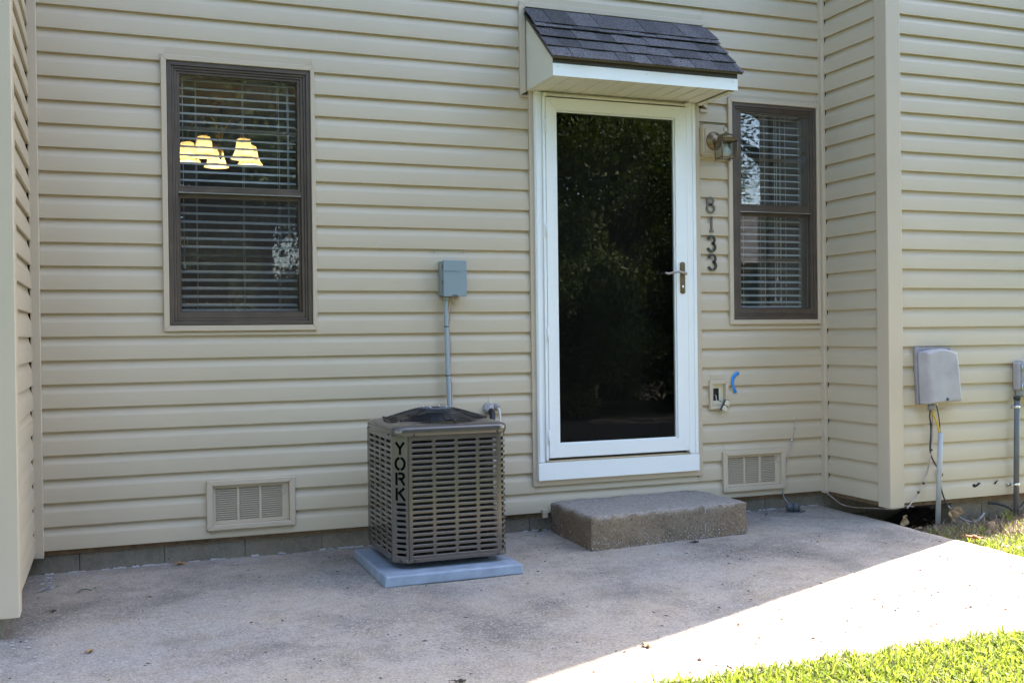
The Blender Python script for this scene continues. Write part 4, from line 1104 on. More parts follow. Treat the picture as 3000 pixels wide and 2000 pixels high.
# ================================================================== OUTLET, TAPE, WIRES ON THE WALL
def outlet():
    root = empty("outlet_box", (3.877, -.005, .634), label="tan recessed wall box with an ivory outlet dangling out", cat="wall outlet")
    def P(n, mb, m_, **k): return part(n, mb, m_, root, **k)
    P("block_trim", MB().frame(3.811, 3.942, .546, .722, (.022, .022, .022, .024), -.016, .014), M_TRIM, bevel=.002)
    P("recess_plate", MB().frame(3.8335, 3.9195, .5685, .6975, (.005, .030, .028, .026), .010, .016), M_IVORY)
    P("box_cavity", MB().box(3.836, 3.893, .045, .05, .592, .675).box(3.834, 3.838, .0165, .05, .590, .676).box(3.889, 3.894, .0165, .05, .590, .676).box(3.838, 3.889, .0165, .05, .588, .596).box(3.838, 3.889, .0165, .05, .672, .678), M_CEMENT)
    # receptacle hanging on its wires, turned clockwise
    c = Vector((3.905, -.038, .566)); t = R(-28); ax = Vector((math.sin(-t), 0, math.cos(t))); sx = Vector((ax.z, 0, -ax.x))
    def rect(u0, u1, v0, v1, y0, y1):
        q = [c+sx*u+ax*v for u, v in ((u0, v0), (u1, v0), (u1, v1), (u0, v1))]
        return MB().hexa([p+Vector((0, y0, 0)) for p in q], [p+Vector((0, y1, 0)) for p in q])
    P("mounting_strap", rect(-.010, .010, -.046, .046, .0, .0015), M_ZINC)
    P("receptacle_body", rect(-.016, .016, -.034, .034, .0018, .020), M_CEMENT)
    for v in (-.0185, .0185):
        P("receptacle_face", rect(-.0155, .0155, v-.0135, v+.0135, -.0075, -.0003), M_IVORY, bevel=.003)
        for u in (-.006, .006): P("slot", rect(u-.001, u+.001, v-.001, v+.0075, -.0082, -.0070), M_BLACK)
        P("ground_hole", rect(-.002, .002, v-.0085, v-.0045, -.0082, -.0070), M_BLACK)
    P("wire", MB().tube(smooth_path([(3.87, .03, .63), (3.855, -.01, .628), (3.850, -.022, .606), (3.862, -.024, .592), (3.885, -.022, .580)], 5), .0018, 6), M_WHITEW)
    P("wire", MB().tube(smooth_path([(3.875, .03, .60), (3.878, -.01, .596), (3.889, -.02, .588)], 5), .0018, 6), M_CABLEK)
outlet()

def tape():
    mb = MB(); pts = [(4.022, .764), (3.996, .752), (3.981, .732), (3.975, .706), (3.979, .684), (3.989, .664), (3.997, .640)]
    wd = [.010, .011, .0105, .009, .006, .009, .011]
    vs = []; n = len(pts)
    for i, (x, z) in enumerate(pts):
        a = Vector(pts[max(i-1, 0)]); b = Vector(pts[min(i+1, n-1)]); d = (b-a).normalized(); nn = Vector((-d.y, d.x))
        y = -.0035-.004*math.sin(i*1.3)**2
        for s in (-1, 1): vs.append((x+nn.x*s*wd[i], y-.003*(s > 0)*(i in (3, 4)), z+nn.y*s*wd[i]))
    mb.add(vs, [(2*i, 2*i+1, 2*i+3, 2*i+2) for i in range(n-1)], True)
    o = obj("tape_strip", mb, M_TAPE, label="curled strip of blue tape stuck to the siding by the outlet", cat="tape")
    sol = o.modifiers.new("thickness", 'SOLIDIFY'); sol.thickness = .0008
tape()

def vent_cable():
    root = empty("antenna_cable", (4.39, -.01, .3), label="thin grey cable tacked to the siding above the right vent", cat="cable")
    pts = smooth_path([(4.436, -.004, .468), (4.430, -.006, .43), (4.424, -.006, .395), (4.412, -.006, .355), (4.401, -.008, .332), (4.392, -.007, .295), (4.378, -.007, .24), (4.362, -.007, .195), (4.352, -.012, .174)], 4)
    part("cable", MB().tube(pts, .0032, 6), M_CABLEW, root)
    part("clip", MB().lathe([(.0065, -.005), (.0065, .005)], (4.401, -.008, .333), 8), M_ZINC, root)
    part("clip", MB().lathe([(.005, -.003), (.005, .003)], (4.395, -.008, .300), 8), M_ZINC, root)
    part("clip", MB().lathe([(.005, -.003), (.005, .003)], (4.423, -.007, .405), 8), M_ZINC, root)
    part("lower_cable", MB().tube(smooth_path([(4.318, -.02, .040), (4.322, -.024, .0), (4.330, -.04, -.035), (4.338, -.075, -.06), (4.342, -.10, -.068)], 4), .0038, 6), M_CABLEG, root)
vent_cable()

def fitting():
    x, y = 4.335, -.105; z = gz(x, y)
    root = empty("pipe_fitting", (x, y, z), label="dark grey twin domed metal fitting on a plate beside the wall", cat="pipe fitting")
    part("plate", MB().hexa([(x-.065, y-.01, z+.001), (x+.02, y-.055, z+.001), (x+.085, y-.012, z+.001), (x+.0, y+.03, z+.001)], [(x-.065, y-.01, z+.006), (x+.02, y-.055, z+.006), (x+.085, y-.012, z+.006), (x+.0, y+.03, z+.006)]), M_CEMENT, root)
    for dx, dy in ((-.020, .004), (.014, -.012)):
        part("dome", MB().lathe([(.012, .007), (.021, .012), (.024, .03), (.022, .045), (.013, .054), (0, .057)], (x+dx, y+dy, z), 18), M_CEMENT, root)
fitting()

# ================================================================== RIGHT WING UTILITIES
def telephone_box():
    root = empty("telephone_box", (4.96, YF, .58), label="weathered grey plastic utility box with curved top on the right wing", cat="utility box")
    def P(n, mb, m_, **k): return part(n, mb, m_, root, **k)
    y0 = YF-.003
    P("back_plate", MB().prism([(4.838, .574), (5.105, .588), (5.086, .905), (4.822, .912)], y0-.022, y0), M_TELS, bevel=.004)
    def ring(pts, y): return [(x, y, z) for x, z in pts]
    top = lambda x0, x1, za, zb_: [(x0+(x1-x0)*t, za+(zb_-za)*t+.022*math.sin(math.pi*t)) for t in (0, .15, .35, .5, .65, .85, 1)]
    def outline(l, r_, b, t_, dx):
        return [(r_+dx, b+.006), (l+dx*1.2, b)][::-1]+[(r_, t_)][0:0]
    back_ = [(4.846, .578), (5.122, .592)]+top(4.836, 5.098, .880, .874)[::-1]
    mid = [(4.870, .580), (5.105, .591)]+top(4.850, 5.075, .880, .874)[::-1]
    fro = [(4.890, .590), (5.092, .599)]+top(4.866, 5.060, .865, .860)[::-1]
    mb = MB(); R_ = [ring(back_, y0-.023), ring(mid, y0-.088), ring(fro, y0-.098)]; n = len(back_)
    for rg in R_: mb.v += rg
    for k in range(2):
        for i in range(n): j = (i+1) % n; mb.f.append([k*n+i, k*n+j, (k+1)*n+j, (k+1)*n+i]); mb.sm.append(False)
    mb.f.append([2*n+i for i in range(n)]); mb.sm.append(False)
    mb.f.append([i for i in range(n)][::-1]); mb.sm.append(False)
    P("cover", mb, M_TEL, bevel=.006, seg=3)
    P("security_screw", MB().lathe([(.010, 0), (.010, .004), (.006, .005), (0, .003)], (4.985, y0-.0985, .606), 12, 'y'), M_CEMENT)
    P("cable_hub", MB().lathe([(.021, 0), (.021, -.035)], (4.915, y0-.045, .577), 14), M_TELS)
    P("ground_stud", MB().lathe([(.005, .01), (.005, -.014)], (4.948, y0-.05, .577), 8), M_ZINC)
    Y = YF-.055
    P("black_wire", MB().tube(smooth_path([(4.944, Y, .572), (4.952, Y-.005, .53), (4.962, Y-.004, .48), (4.970, Y, .43), (4.972, Y, .405)], 5), .0033, 6), M_CABLEK)
    P("yellow_cable", MB().tube(smooth_path([(4.916, Y, .548), (4.930, Y+.006, .51), (4.948, Y+.004, .475), (4.958, Y, .44), (4.966, Y, .405)], 5), .0058, 8), M_CABLEY)
    P("grey_cable", MB().tube(smooth_path([(4.925, Y+.012, .545), (4.936, Y+.022, .50), (4.940, Y+.028, .45), (4.946, Y+.03, .41), (4.940, Y+.032, .36), (4.936, Y+.034, .30), (4.915, Y+.036, .20), (4.880, Y+.036, .12), (4.845, Y+.036, .065), (4.800, Y+.036, .015), (4.755, Y+.036, -.028)], 4), .0042, 6), M_CABLEW)
    P("black_cable", MB().tube(smooth_path([(4.912, Y+.012, .55), (4.916, Y+.022, .50), (4.930, Y+.03, .46), (4.932, Y+.032, .40), (4.930, Y+.036, .30), (4.955, Y+.036, .235), (4.992, Y+.036, .19), (5.010, Y+.036, .165), (5.006, Y+.036, .14), (5.010, Y+.036, .07), (5.035, Y+.036, .005), (5.055, Y+.03, -.03)], 4), .0045, 6), M_CABLEK)
    for px, pz in ((4.936, .455), (4.936, .305), (4.876, .112), (4.838, .062)): P("cable_tie", MB().lathe([(.0075, -.006), (.0075, .006)], (px, Y+.034, pz), 8), M_CABLEK)
    P("staple", MB().box(4.998, 5.016, Y+.026, Y+.05, .146, .162), M_FRAMEW)
telephone_box()
def standpipe():
    Y = YF-.062
    mb = MB().tube([(4.968, Y, .408), (4.956, Y-.001, .2), (4.936, Y-.003, -.175)], .0145, 14)
    p = obj("conduit_pipe", mb, M_PVC, label="pale grey plastic pipe standing in the soil under the utility box", cat="pipe")
    obj("pipe_mouth", MB().lathe([(.0125, 0), (.0, .0005)], (4.968, Y, .4085), 12), M_CABLEK, p)
standpipe()
def loose_cable():
    obj("loose_cable", MB().tube(smooth_path([(5.052, -.625, -.03), (5.085, -.63, -.065), (5.12, -.64, -.10), (5.16, -.66, -.125), (5.21, -.68, -.128), (5.255, -.68, -.108), (5.285, -.67, -.085)], 5), .0058, 8), M_CABLEG, label="grey cable end curling up from the soil under the right wing", cat="cable")
    obj("low_wire", MB().tube(smooth_path([(4.640, -.045, -.012), (4.672, -.07, -.045), (4.712, -.10, -.080), (4.74, -.2, -.085), (4.72, -.38, -.06), (4.70, -.52, -.042), (4.72, -.575, -.035), (4.78, -.585, -.02), (4.84, -.58, -.03)], 6), .0036, 6), M_CABLEW, label="thin pale wire running under the right wing from the corner", cat="wire")
    obj("black_hose", MB().tube(smooth_path([(5.42, YF+.03, -.05), (5.47, YF+.0, -.055), (5.52, YF-.03, -.075), (5.56, YF-.02, -.10), (5.63, YF+.0, -.10), (5.70, YF+.02, -.06)], 5), .007, 8), M_CABLEK, label="black cable looping behind the dark grey pipe under the wall", cat="cable")
loose_cable()
def meter():
    root = empty("electric_box", (5.65, YF, .6), label="pale grey hinged electrical box cut by the picture edge", cat="electrical box")
    def P(n, mb, m_, **k): return part(n, mb, m_, root, **k)
    y = YF-.003
    P("back_box", MB().box(5.584, 5.835, y-.055, y, .635, .808), M_TEL, bevel=.012, seg=3)
    P("body", MB().box(5.606, 5.826, y-.070, y-.004, .600, .819), M_PVC, bevel=.006)
    P("door", MB().box(5.624, 5.820, y-.088, y-.0705, .622, .800), M_PVC, bevel=.006)
    for z in (.772, .655):
        P("hinge", MB().tube([(5.600, y-.062, z-.022), (5.600, y-.062, z+.022)], .0035, 8), M_ZINC)
        P("hinge_tab", MB().box(5.604, 5.624, y-.092, y-.0705, z-.012, z+.012), M_PVC, bevel=.004)
    p = empty("service_pipe", (5.58, YF-.05, -.13), label="dark grey service pipe strapped to the wall below the hinged box", cat="pipe")
    part("pipe", MB().tube([(5.590, YF-.034, .600), (5.583, YF-.034, .3), (5.572, YF-.036, -.17)], .0165, 14), M_STEELPIPE, p)
    part("collar", MB().lathe([(.021, 0), (.021, -.02)], (5.590, YF-.034, .600), 14), M_CABLEK, p)
    for x, z, a in ((5.588, .535, 0), (5.578, .062, 1)):
        mb = MB().lathe([(.0182, -.009), (.0182, .009)], (x, YF-.034, z), 16)
        mb.box(x-.050 if a else x-.02, x-.016 if a else x-.012, YF-.010, YF-.006, z-.010, z+.010)
        part("strap", mb, M_ZINC, p); part("strap_screw", MB().lathe([(.005, 0), (.005, .004), (0, .005)], (x-.040 if a else x-.016, YF-.011, z), 8, 'y'), M_ZINC, p)
meter()

# ================================================================== GRASS, LITTER, LEAVES
def blades(name, m_, pos, hts, wid, lean, label, tone_bias=0.0, curl=1.0, flat=False):
    n = len(pos); az = rng.uniform(0, 2*np.pi, n); ld = rng.uniform(0, 2*np.pi, n); ln = lean*rng.random(n)**.7
    side = np.stack([np.cos(az), np.sin(az), np.zeros(n)], 1)*wid[:, None]/2
    ldv = np.stack([np.cos(ld), np.sin(ld), np.zeros(n)], 1)
    upv = np.array([0, 0, 1.0])
    lev = []
    for t, wf in ((0, .7), (.45, 1.0), (.8, .7), (1.0, .02)):
        c = pos+upv*(hts*t*np.cos(ln*t))[:, None]+ldv*(hts*t*np.sin(ln*(.4+.6*t)*curl))[:, None]
        lev += [c-side*wf, c+side*wf]
    V = np.stack(lev, 1).reshape(-1, 3)
    base = (np.arange(n)*8)[:, None]
    F = np.concatenate([base+np.array([0, 1, 3, 2]), base+np.array([2, 3, 5, 4]), base+np.array([4, 5, 7, 6])], 0)
    me = bpy.data.meshes.new(name); me.vertices.add(len(V)); me.vertices.foreach_set("co", V.astype(np.float32).ravel())
    me.loops.add(len(F)*4); me.loops.foreach_set("vertex_index", F.astype(np.int32).ravel())
    me.polygons.add(len(F)); me.polygons.foreach_set("loop_start", np.arange(len(F), dtype=np.int32)*4); me.polygons.foreach_set("loop_total", np.full(len(F), 4, np.int32))
    me.polygons.foreach_set("use_smooth", np.ones(len(F), bool))
    at = me.attributes.new("tone", 'FLOAT', 'POINT'); tone = np.clip(rng.beta(1.6, 2.2, n)+tone_bias, 0, 1); at.data.foreach_set("value", np.repeat(tone, 8).astype(np.float32))
    me.update(calc_edges=True); me.materials.append(m_)
    return link(name, me, None, label=label, kind="stuff")
def scatter(n, x0, x1, y0, y1, keep=None):
    p = np.stack([rng.uniform(x0, x1, n), rng.uniform(y0, y1, n), np.zeros(n)], 1)
    return p if keep is None else p[keep(p)]
# clumped lawn in front of the slab and to its right
def clumps(p, cell=.06):
    g = np.sin(p[:, 0]*37+np.sin(p[:, 1]*23)*2)*np.sin(p[:, 1]*41+np.sin(p[:, 0]*19)*2)
    return .75+.25*g
edge_y = lambda x: -2.445+.02*np.sin(x*8)+.012*np.sin(x*27)
def front_keep(p): return p[:, 1] < edge_y(p[:, 0])
A = scatter(84000, 1.0, 5.2, -3.4, -2.45, front_keep); B = scatter(45000, 4.66, 7.0, -2.6, -.80)
kb = (B[:, 0] > 4.665+.012*np.sin(B[:, 1]*17)) & (B[:, 1] < -.93-.10*np.sin(B[:, 0]*6)+.05*rng.standard_normal(len(B)))
B = B[kb]
A[:, 2] = -.150; B[:, 2] = -.160
P_ = np.concatenate([A, B]); hs = (.022+.034*rng.random(len(P_))+.03*(rng.random(len(P_)) < .04))*clumps(P_)
blades("grass", M_GRASS, P_, hs, .0045+.0045*rng.random(len(P_)), 1.25, "bright green broad bladed grass along the patio edges")
C_ = scatter(26000, -6, 12, -9, -3.35, lambda p: (p[:, 1] > -4.85+.15*np.sin(p[:, 0]*3)) | (p[:, 0] < .6)); C_[:, 2] = -.166
blades("grass", M_GRASS, C_, .035+.03*rng.random(len(C_)), .008+.006*rng.random(len(C_)), 1.2, "green lawn grass stretching away from the patio")
D_ = scatter(15000, 1.2, 7, -3.4, -.7, lambda p: front_keep(p) | ((p[:, 0] > 4.7) & (p[:, 1] < -.8))); D_[:, 2] = -.155
blades("dead_grass", M_STRAW, D_, .03+.035*rng.random(len(D_)), .0025+.002*rng.random(len(D_)), 1.5, "pale dead grass blades mixed through the lawn", .2, 1.4)
L_ = scatter(4600, 4.66, 6.0, -1.05, -.5, lambda p: (p[:, 1] < -.70) & (rng.random(len(p)) < .35+1.6*(p[:, 0]-4.7)) | (p[:, 0] > 5.25) & (rng.random(len(p)) < .6)); L_[:, 2] = -.150
blades("dead_grass", M_STRAW, L_, .025+.05*rng.random(len(L_)), .003+.003*rng.random(len(L_)), 1.55, "matted dead stalks on the soil beside the pipe", -.15, 1.5)
G_ = scatter(900, 4.70, 6.0, -.98, -.72); G_[:, 2] = -.150
blades("grass", M_GRASS, G_, .02+.03*rng.random(len(G_)), .003+.003*rng.random(len(G_)), 1.2, "sparse green shoots in the shade under the right wing")
def tuft(x, y, z, n, h, lab):
    p = np.stack([x+.012*rng.standard_normal(n), y+.012*rng.standard_normal(n), np.full(n, z)], 1)
    o = blades("grass_tuft", M_GRASS, p, h*(.6+.6*rng.random(n)), .004+.002*rng.random(n), 1.0, lab); del o["kind"]; o["category"] = "grass tuft"
tuft(5.45, -.70, -.15, 22, .085, "green grass tuft in the shade left of the dark grey pipe")
tuft(5.02, -.93, -.15, 10, .06, "small grass tuft at the slab edge near the pale pipe")

def leaf_mb(L, W, curl, fold, lob=0.0, n=10):
    """a leaf blade with midrib fold and curl; lies in x, opens in y"""
    mb = MB(); vs = []
    for i in range(n+1):
        t = i/n; wv = W*math.sin(math.pi*min(1, t*1.02))**.7*(1+lob*math.sin(t*26)); a = curl*(t-.5)
        cx = math.sin(a)/max(curl, 1e-3)*L; cz = (1-math.cos(a))/max(curl, 1e-3)*L
        for s in (-1, -.5, 0, .5, 1):
            z = cz+abs(s)*wv*fold*.5+.006*math.sin(t*9+s*3)*W/.03
            vs.append((cx, s*wv*.5, z))
    mb.add(vs, [(i*5+j, (i+1)*5+j, (i+1)*5+j+1, i*5+j+1) for i in range(n) for j in range(4)], True)
    mb.tube([(-L*.5-.02, 0, cz*.6), (-L*.45, 0, .004)], .0012, 5)
    return mb
def leaf(lab, loc, rot, m_, L=.06, W=.04, curl=1.2, fold=.6, lob=.0, group=None):
    o = obj("fallen_leaf", leaf_mb(L, W, curl, fold, lob), m_, label=lab, cat="leaf", group=group)
    o.location = loc; o.rotation_euler = rot
    s = o.modifiers.new("thickness", 'SOLIDIFY'); s.thickness = .0007
    return o
leaf("curled tan leaf standing at the slab edge left of the pale pipe", (4.74, -.60, -.105), (R(70), R(-60), R(20)), M_LEAFT, .085, .05, 1.5, .7)
leaf("large curled tan leaf standing in the soil right of the pale pipe", (5.035, -.665, -.085), (R(75), R(70), R(-10)), M_LEAFT, .085, .07, 1.8, .8)
leaf("brown leaf leaning on the black cable under the wall", (5.10, -.655, -.065), (R(55), R(20), R(-25)), M_LEAFD, .075, .045, 1.0, .5)
leaf("ragged orange brown leaf lying on the dead stalks", (5.16, -.86, -.125), (R(15), R(-20), R(40)), M_LEAFD, .08, .055, .9, .4, .35)
leaf("rust red leaf lying on the grass at the slab edge", (4.76, -1.12, -.110), (R(10), R(8), R(-35)), M_LEAFO, .10, .030, .6, .4, .2)
leaf("pale curled leaf on the grass against the slab", (4.72, -1.36, -.112), (R(20), R(-10), R(60)), M_LEAFT, .05, .035, 1.6, .7)
leaf("orange leaf at the foot of the dark grey pipe", (5.62, -.73, -.125), (R(10), R(-5), R(-10)), M_LEAFO, .08, .04, .8, .4)
leaf("brown curled leaf leaning against the dark grey pipe", (5.535, -.72, -.125), (R(60), R(-65), R(30)), M_LEAFD, .06, .03, 1.4, .6)
leaf("small oak leaf in the sun on the bare patio", (2.25, -2.095, gz(2.25, -2.095)+.004), (R(3), R(4), R(80)), M_LEAFD, .05, .032, .5, .3, .5)
leaf("dark flat leaf on the patio in front of the step", (3.325, -.632, gz(3.325, -.632)+.005), (R(4), R(3), R(5)), M_LEAFDK, .055, .022, .6, .4)
leaf("small brown leaf on the patio near the left wing", (.19, -.705, gz(.19, -.7)+.004), (R(3), 0, R(10)), M_LEAFDK, .028, .012, .8, .4)
leaf("crumpled ochre leaf on the patio at the bottom edge", (.345, -1.36, gz(.34, -1.36)+.005), (R(5), 0, R(30)), M_LEAFD, .034, .02, 1.0, .5, .4)
leaf("dark leaf at the lower edge of the sunlit slab", (1.50, -2.19, gz(1.5, -2.19)+.004), (R(3), 0, R(-20)), M_LEAFDK, .04, .018, .8, .4)
leaf("brown leaf scrap against the wall left of the air conditioner", (.735, -.035, gz(.73, -.03)+.006), (R(10), R(10), R(15)), M_LEAFD, .06, .025, 1.0, .6, .4)
leaf("brown leaf wedged behind the step beside the wall", (2.68, -.02, gz(2.7, 0)+.015), (R(40), R(20), R(70)), M_LEAFD, .06, .03, 1.0, .6)
gb = MB().tube(smooth_path([(.275, -.42, gz(.28, -.42)+.004), (.30, -.39, gz(.3, -.39)+.010), (.335, -.395, gz(.33, -.39)+.004)], 5), .0022, 5, flat=.4).tube([(.30, -.39, gz(.3, -.39)+.008), (.29, -.365, gz(.3, -.37)+.006)], .0018, 5)
obj("grass_sprig", gb, mat("fresh_sprig", (.05, .10, .03), .6), label="small green grass sprig lying on the patio at left", cat="sprig")
obj("twig", MB().tube([(4.115, -.135, gz(4.1, -.13)+.004), (4.145, -.105, gz(4.1, -.1)+.006)], [.0025, .004], 6), M_LEAFDK, label="short dark twig on the patio below the right vent", cat="twig")
def litter():
    mb = MB()
    for _ in range(190):
        x, y = random.uniform(4.67, 5.85), random.uniform(-.98, -.25)
        if y < -.70 and random.random() > .35+.5*(x-4.67): continue
        z = -.150 if not (x < 5.3 and y > -.66) else -.150-min(.11, (y+.68)*1.1)*max(0, min(1, (5.32-x)/.25))
        L, W_ = random.uniform(.018, .05), random.uniform(.008, .02); M4 = Matrix.Translation((x, y, z+.012)) @ Matrix.Rotation(random.uniform(0, 6.28), 4, 'Z') @ Matrix.Rotation(random.uniform(-.7, .7), 4, 'X') @ Matrix.Rotation(random.uniform(-.5, .5), 4, 'Y')
        q = [M4 @ Vector(p) for p in ((-L/2, 0, 0), (-L*.1, -W_, .006), (L/2, 0, 0), (-L*.1, W_, .006), (0, 0, -.003))]
        mb.add(q, [(0, 1, 4), (1, 2, 4), (2, 3, 4), (3, 0, 4)])
    obj("leaf_litter", mb, mat("brown_litter", (.24, .14, .08), .8, noise=(18, .6)), kind="stuff", label="brown leaf litter on the soil under the right wing")
litter()
def crumbs():
    mb = MB()
    for _ in range(260):
        x = random.uniform(1.8, 4.6); y = random.uniform(-2.44, -1.2)
        if y > -1.25-.40*(4.5-x): continue
        z = gz(x, y)+.003; L = random.uniform(.004, .013); wd = L*random.uniform(.25, .6); a = random.uniform(0, 6.28); c, s_ = math.cos(a), math.sin(a)
        q = [(x+c*u-s_*v, y+s_*u+c*v, z) for u, v in ((-L, 0), (0, -wd), (L, 0), (0, wd))]
        mb.add(q+[(x, y, z+wd)], [(0, 1, 4), (1, 2, 4), (2, 3, 4), (3, 0, 4)])
    obj("leaf_crumbs", mb, mat("sunlit_crumbs", (.22, .085, .045), .8, noise=(30, .4)), kind="stuff", label="dark leaf crumbs with a painted sunlit red scattered over the concrete")  # red that dark leaf bits take in the sun is put into this colour
crumbs()
def debris():
    mb = MB()
    for _ in range(420):
        x, y = random.uniform(.05, 4.6), random.uniform(-2.45, .0)
        if 1.56 < x < 2.25 and y > -.9 or 2.7 < x < 3.75 and y > -.62: continue
        L = random.uniform(.003, .011)*(1.6 if random.random() < .12 else 1); wd = L*random.uniform(.2, .5); a = random.uniform(0, math.pi); z = gz(x, y)+.003
        c, s = math.cos(a), math.sin(a)
        q = [(x+c*u-s*v, y+s*u+c*v) for u, v in ((-L, 0), (0, -wd), (L, 0), (0, wd))]
        mb.add([(q[0][0], q[0][1], z), (q[1][0], q[1][1], z), (q[2][0], q[2][1], z+.001), (q[3][0], q[3][1], z), (x, y, z+wd*.8)], [(0, 1, 4), (1, 2, 4), (2, 3, 4), (3, 0, 4)])
    obj("debris", mb, M_LEAFDK, kind="stuff", label="specks of dark leaf crumbs scattered over the patio")
debris()

# ================================================================== WHAT THE GLASS REFLECTS: trees and a fence across the yard, plus added shade trees
def crown_mesh(name, n, centre, rad, leaf=.075, nc=40, bias=0.0, shell=.75):
    # clumps spread through the crown volume, leaves spread through the clumps
    d = rng.standard_normal((nc, 3)); d /= np.linalg.norm(d, axis=1)[:, None]
    rr = (rng.random(nc)**.45)[:, None]
    cc = np.array(centre)+d*rr*np.array(rad)*.88
    cr = rng.uniform(.28, .60, nc)*min(rad)*.75
    k = rng.integers(0, nc, n)
    e = rng.standard_normal((n, 3)); e /= np.linalg.norm(e, axis=1)[:, None]
    pos = cc[k]+e*(cr[k]*rng.random(n)**.5)[:, None]
    u = rng.standard_normal((n, 3)); u /= np.linalg.norm(u, axis=1)[:, None]
    v = np.cross(u, rng.standard_normal((n, 3))); v /= np.linalg.norm(v, axis=1)[:, None]
    s = leaf*rng.uniform(.6, 1.3, n)[:, None]
    V = np.stack([pos-u*s, pos-v*s*.45, pos+u*s, pos+v*s*.45], 1).reshape(-1, 3)
    F = (np.arange(n)*4)[:, None]+np.arange(4)
    me = bpy.data.meshes.new(name); me.vertices.add(len(V)); me.vertices.foreach_set("co", V.astype(np.float32).ravel())
    me.loops.add(n*4); me.loops.foreach_set("vertex_index", F.astype(np.int32).ravel())
    me.polygons.add(n); me.polygons.foreach_set("loop_start", np.arange(n, dtype=np.int32)*4); me.polygons.foreach_set("loop_total", np.full(n, 4, np.int32))
    at = me.attributes.new("tone", 'FLOAT', 'POINT'); at.data.foreach_set("value", np.repeat(np.clip(rng.random(n)*.7+.3*(rng.random(nc)[k])+bias, 0, 1), 4).astype(np.float32))
    me.update(calc_edges=True); me.materials.append(M_CROWN); return me, cc
def tree(x, y, h, rad, n, label, leaf=.075, group="trees across the yard seen in the glass", low=.35, nc=46):
    root = empty("tree", (x, y, -.166), label=label, cat="tree", group=group)
    cz = h*(1+low)/2; me, cc = crown_mesh("crown", n, (0, 0, cz), (rad, rad, h*(1-low)/2), leaf, nc)
    link("crown", me, root)
    tr = MB(); r0 = .035*h
    tr.tube([(0, 0, -.1), (.03, .02, h*.25), (-.04, .05, h*.5), (.05, -.03, h*.85)], [r0, r0*.75, r0*.5, r0*.12], 10)
    o = obj("trunk", tr, M_BARK, root)
    for c in cc[::3]:
        z0 = min(c[2]*.75, h*.6)
        lb = MB().tube([(0, .02, z0), (c[0]*.5, c[1]*.5, (z0+c[2])/2+.1), tuple(c)], [r0*.35, r0*.2, r0*.05], 6)
        obj("limb", lb, M_BARK, root)
for x, y, h, r_, n, lb in ((6.4, -9.6, 9.0, 2.4, 64000, "tall dense dark tree mirrored in the middle of the storm door glass"), (4.2, -10.6, 9.5, 2.3, 52000, "broad dark tree mirrored at the left of the storm door glass"),
        (8.8, -11.2, 9.5, 2.5, 52000, "dark tree mirrored at the right of the storm door glass"), (1.8, -10.2, 8.0, 2.1, 46000, "dark tree mirrored in the upper part of the left window"),
        (-1.0, -13.0, 9.0, 2.6, 18000, "dark tree standing far behind at the left end of the yard"), (6.8, -13.5, 11.0, 2.8, 26000, "taller tree rising behind the row mirrored in the door glass")):
    tree(x, y, h, r_, n, lb, leaf=.045, low=.03)
tree(.4, -14.2, 9.5, 2.5, 30000, "dark tree behind the row mirrored at the left edge of the left window", leaf=.055, low=.02)
tree(3.0, -14.4, 10.0, 2.5, 34000, "dark tree behind the row mirrored at the right of the left window", leaf=.055, low=.02)
tree(14.6, -13.6, 10.5, 2.4, 15000, "thin airy tree against the sky mirrored in the narrow window", leaf=.045, low=.2, nc=90)
tree(10.8, -3.9, 8.5, 2.2, 22000, "broad unseen tree added at the right to shade the mirrored lawn", leaf=.09, low=.22)  # unseen tree added to cast shade on the lawn mirrored in the glass
tree(-5.8, -5.2, 8.0, 2.4, 20000, "broad unseen tree added at the left to darken the right return wall", leaf=.09, low=.12)  # unseen tree added to block sky light coming from the left
tree(-4.6, -8.6, 9.0, 2.6, 20000, "taller unseen tree added behind the camera to darken the right return wall", leaf=.09, low=.12)  # also added out of view, keeps left sky off the return wall
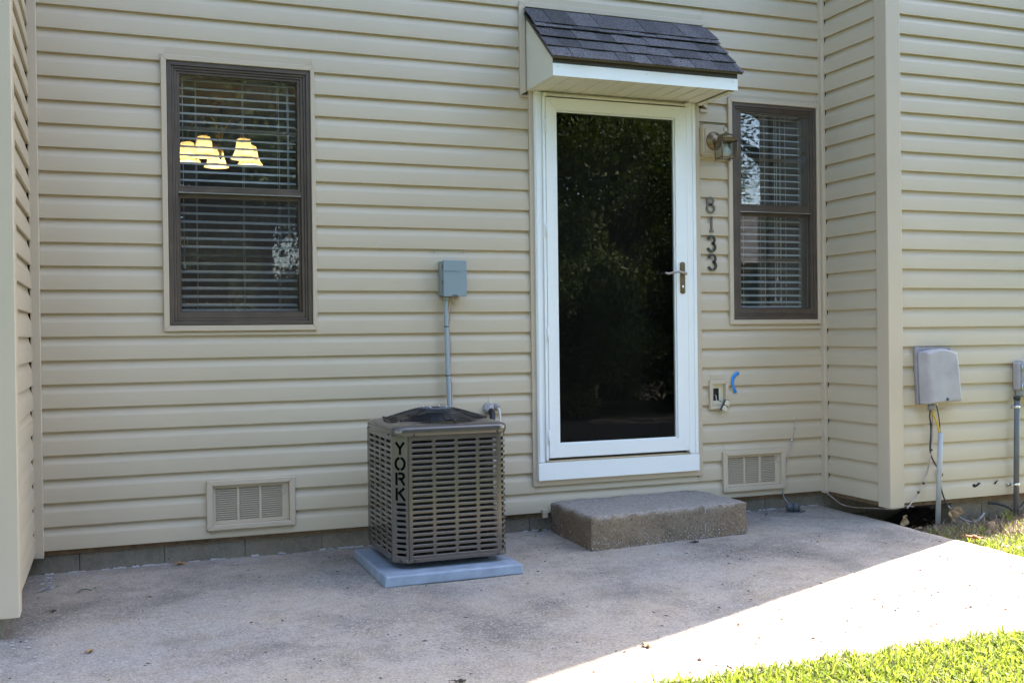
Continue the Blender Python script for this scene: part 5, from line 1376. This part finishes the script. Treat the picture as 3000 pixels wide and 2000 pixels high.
tree(14.5, -6.6, 9.5, 2.6, 22000, "taller unseen tree added at the right to shade the mirrored lawn", leaf=.09, low=.2)  # second unseen tree added to shade the reflected lawn
tree(11.2, -14.6, 9.0, 2.3, 26000, "dark tree filling the gap beside the row mirrored in the door glass", leaf=.06, low=.03)
for i, (x, y, h, r_) in enumerate(((1.4, -8.8, 2.6, 1.2), (3.0, -8.6, 2.5, 1.15), (4.8, -8.2, 2.8, 1.25), (6.6, -7.9, 2.6, 1.2), (8.4, -8.5, 3.0, 1.35), (10.3, -9.6, 2.8, 1.25))):
    root = empty("bush", (x, y, -.166), label=("leftmost", "second", "third", "fourth", "fifth", "rightmost")[i]+" dense dark bush of the row mirrored low in the door glass", cat="bush", group="bushes mirrored low in the door glass")
    me, cc = crown_mesh("crown", 20000, (0, 0, h*.5), (r_, r_*.8, h*.52), .045, 40); link("crown", me, root)
    st = MB()
    for c in cc[::5]: st.tube([(0, 0, -.05), (c[0]*.4, c[1]*.4, c[2]*.5), tuple(c)], [.03, .02, .006], 6)
    obj("stem", st, M_BARK, root)
def neighbour():
    root = empty("neighbour_house", (15.6, -17.5, -.166), label="low pinkish brick neighbour house mirrored low in the narrow window", cat="house")
    part("wall", MB().box(11.6, 20.5, -21, -17.5, -.17, 2.75), mat("pink_brick", (.30, .17, .13), .85, noise=(6, .2)), root)
    part("roof", MB().prism([(-21.4, 2.751), (-17.1, 2.751), (-19.25, 4.3)], 11.3, 20.8, 'yz'), M_ROOF, root)
    for x in (13.2, 15.4, 17.8): part("window", MB().box(x-.45, x+.45, -17.498, -17.47, .95, 2.2), M_WHITE, root)
neighbour()
def fence():
    root = empty("wooden_fence", (6, -12.2, -.166), label="dark wooden board fence across the yard mirrored low in the door glass", cat="fence")
    me = MB().box(-.07, .07, -.01, .01, 0, 1.75).mesh("board", M_FENCE)
    for i in range(120):
        o = link("board", me, root); o.location = (-9+i*.15, random.uniform(-.003, .003), random.uniform(-.01, .01))
    for z in (.35, 1.4): obj("fence_rail", MB().box(-9.1, 9.1, .012, .05, z, z+.08), M_FENCE, root)
fence()
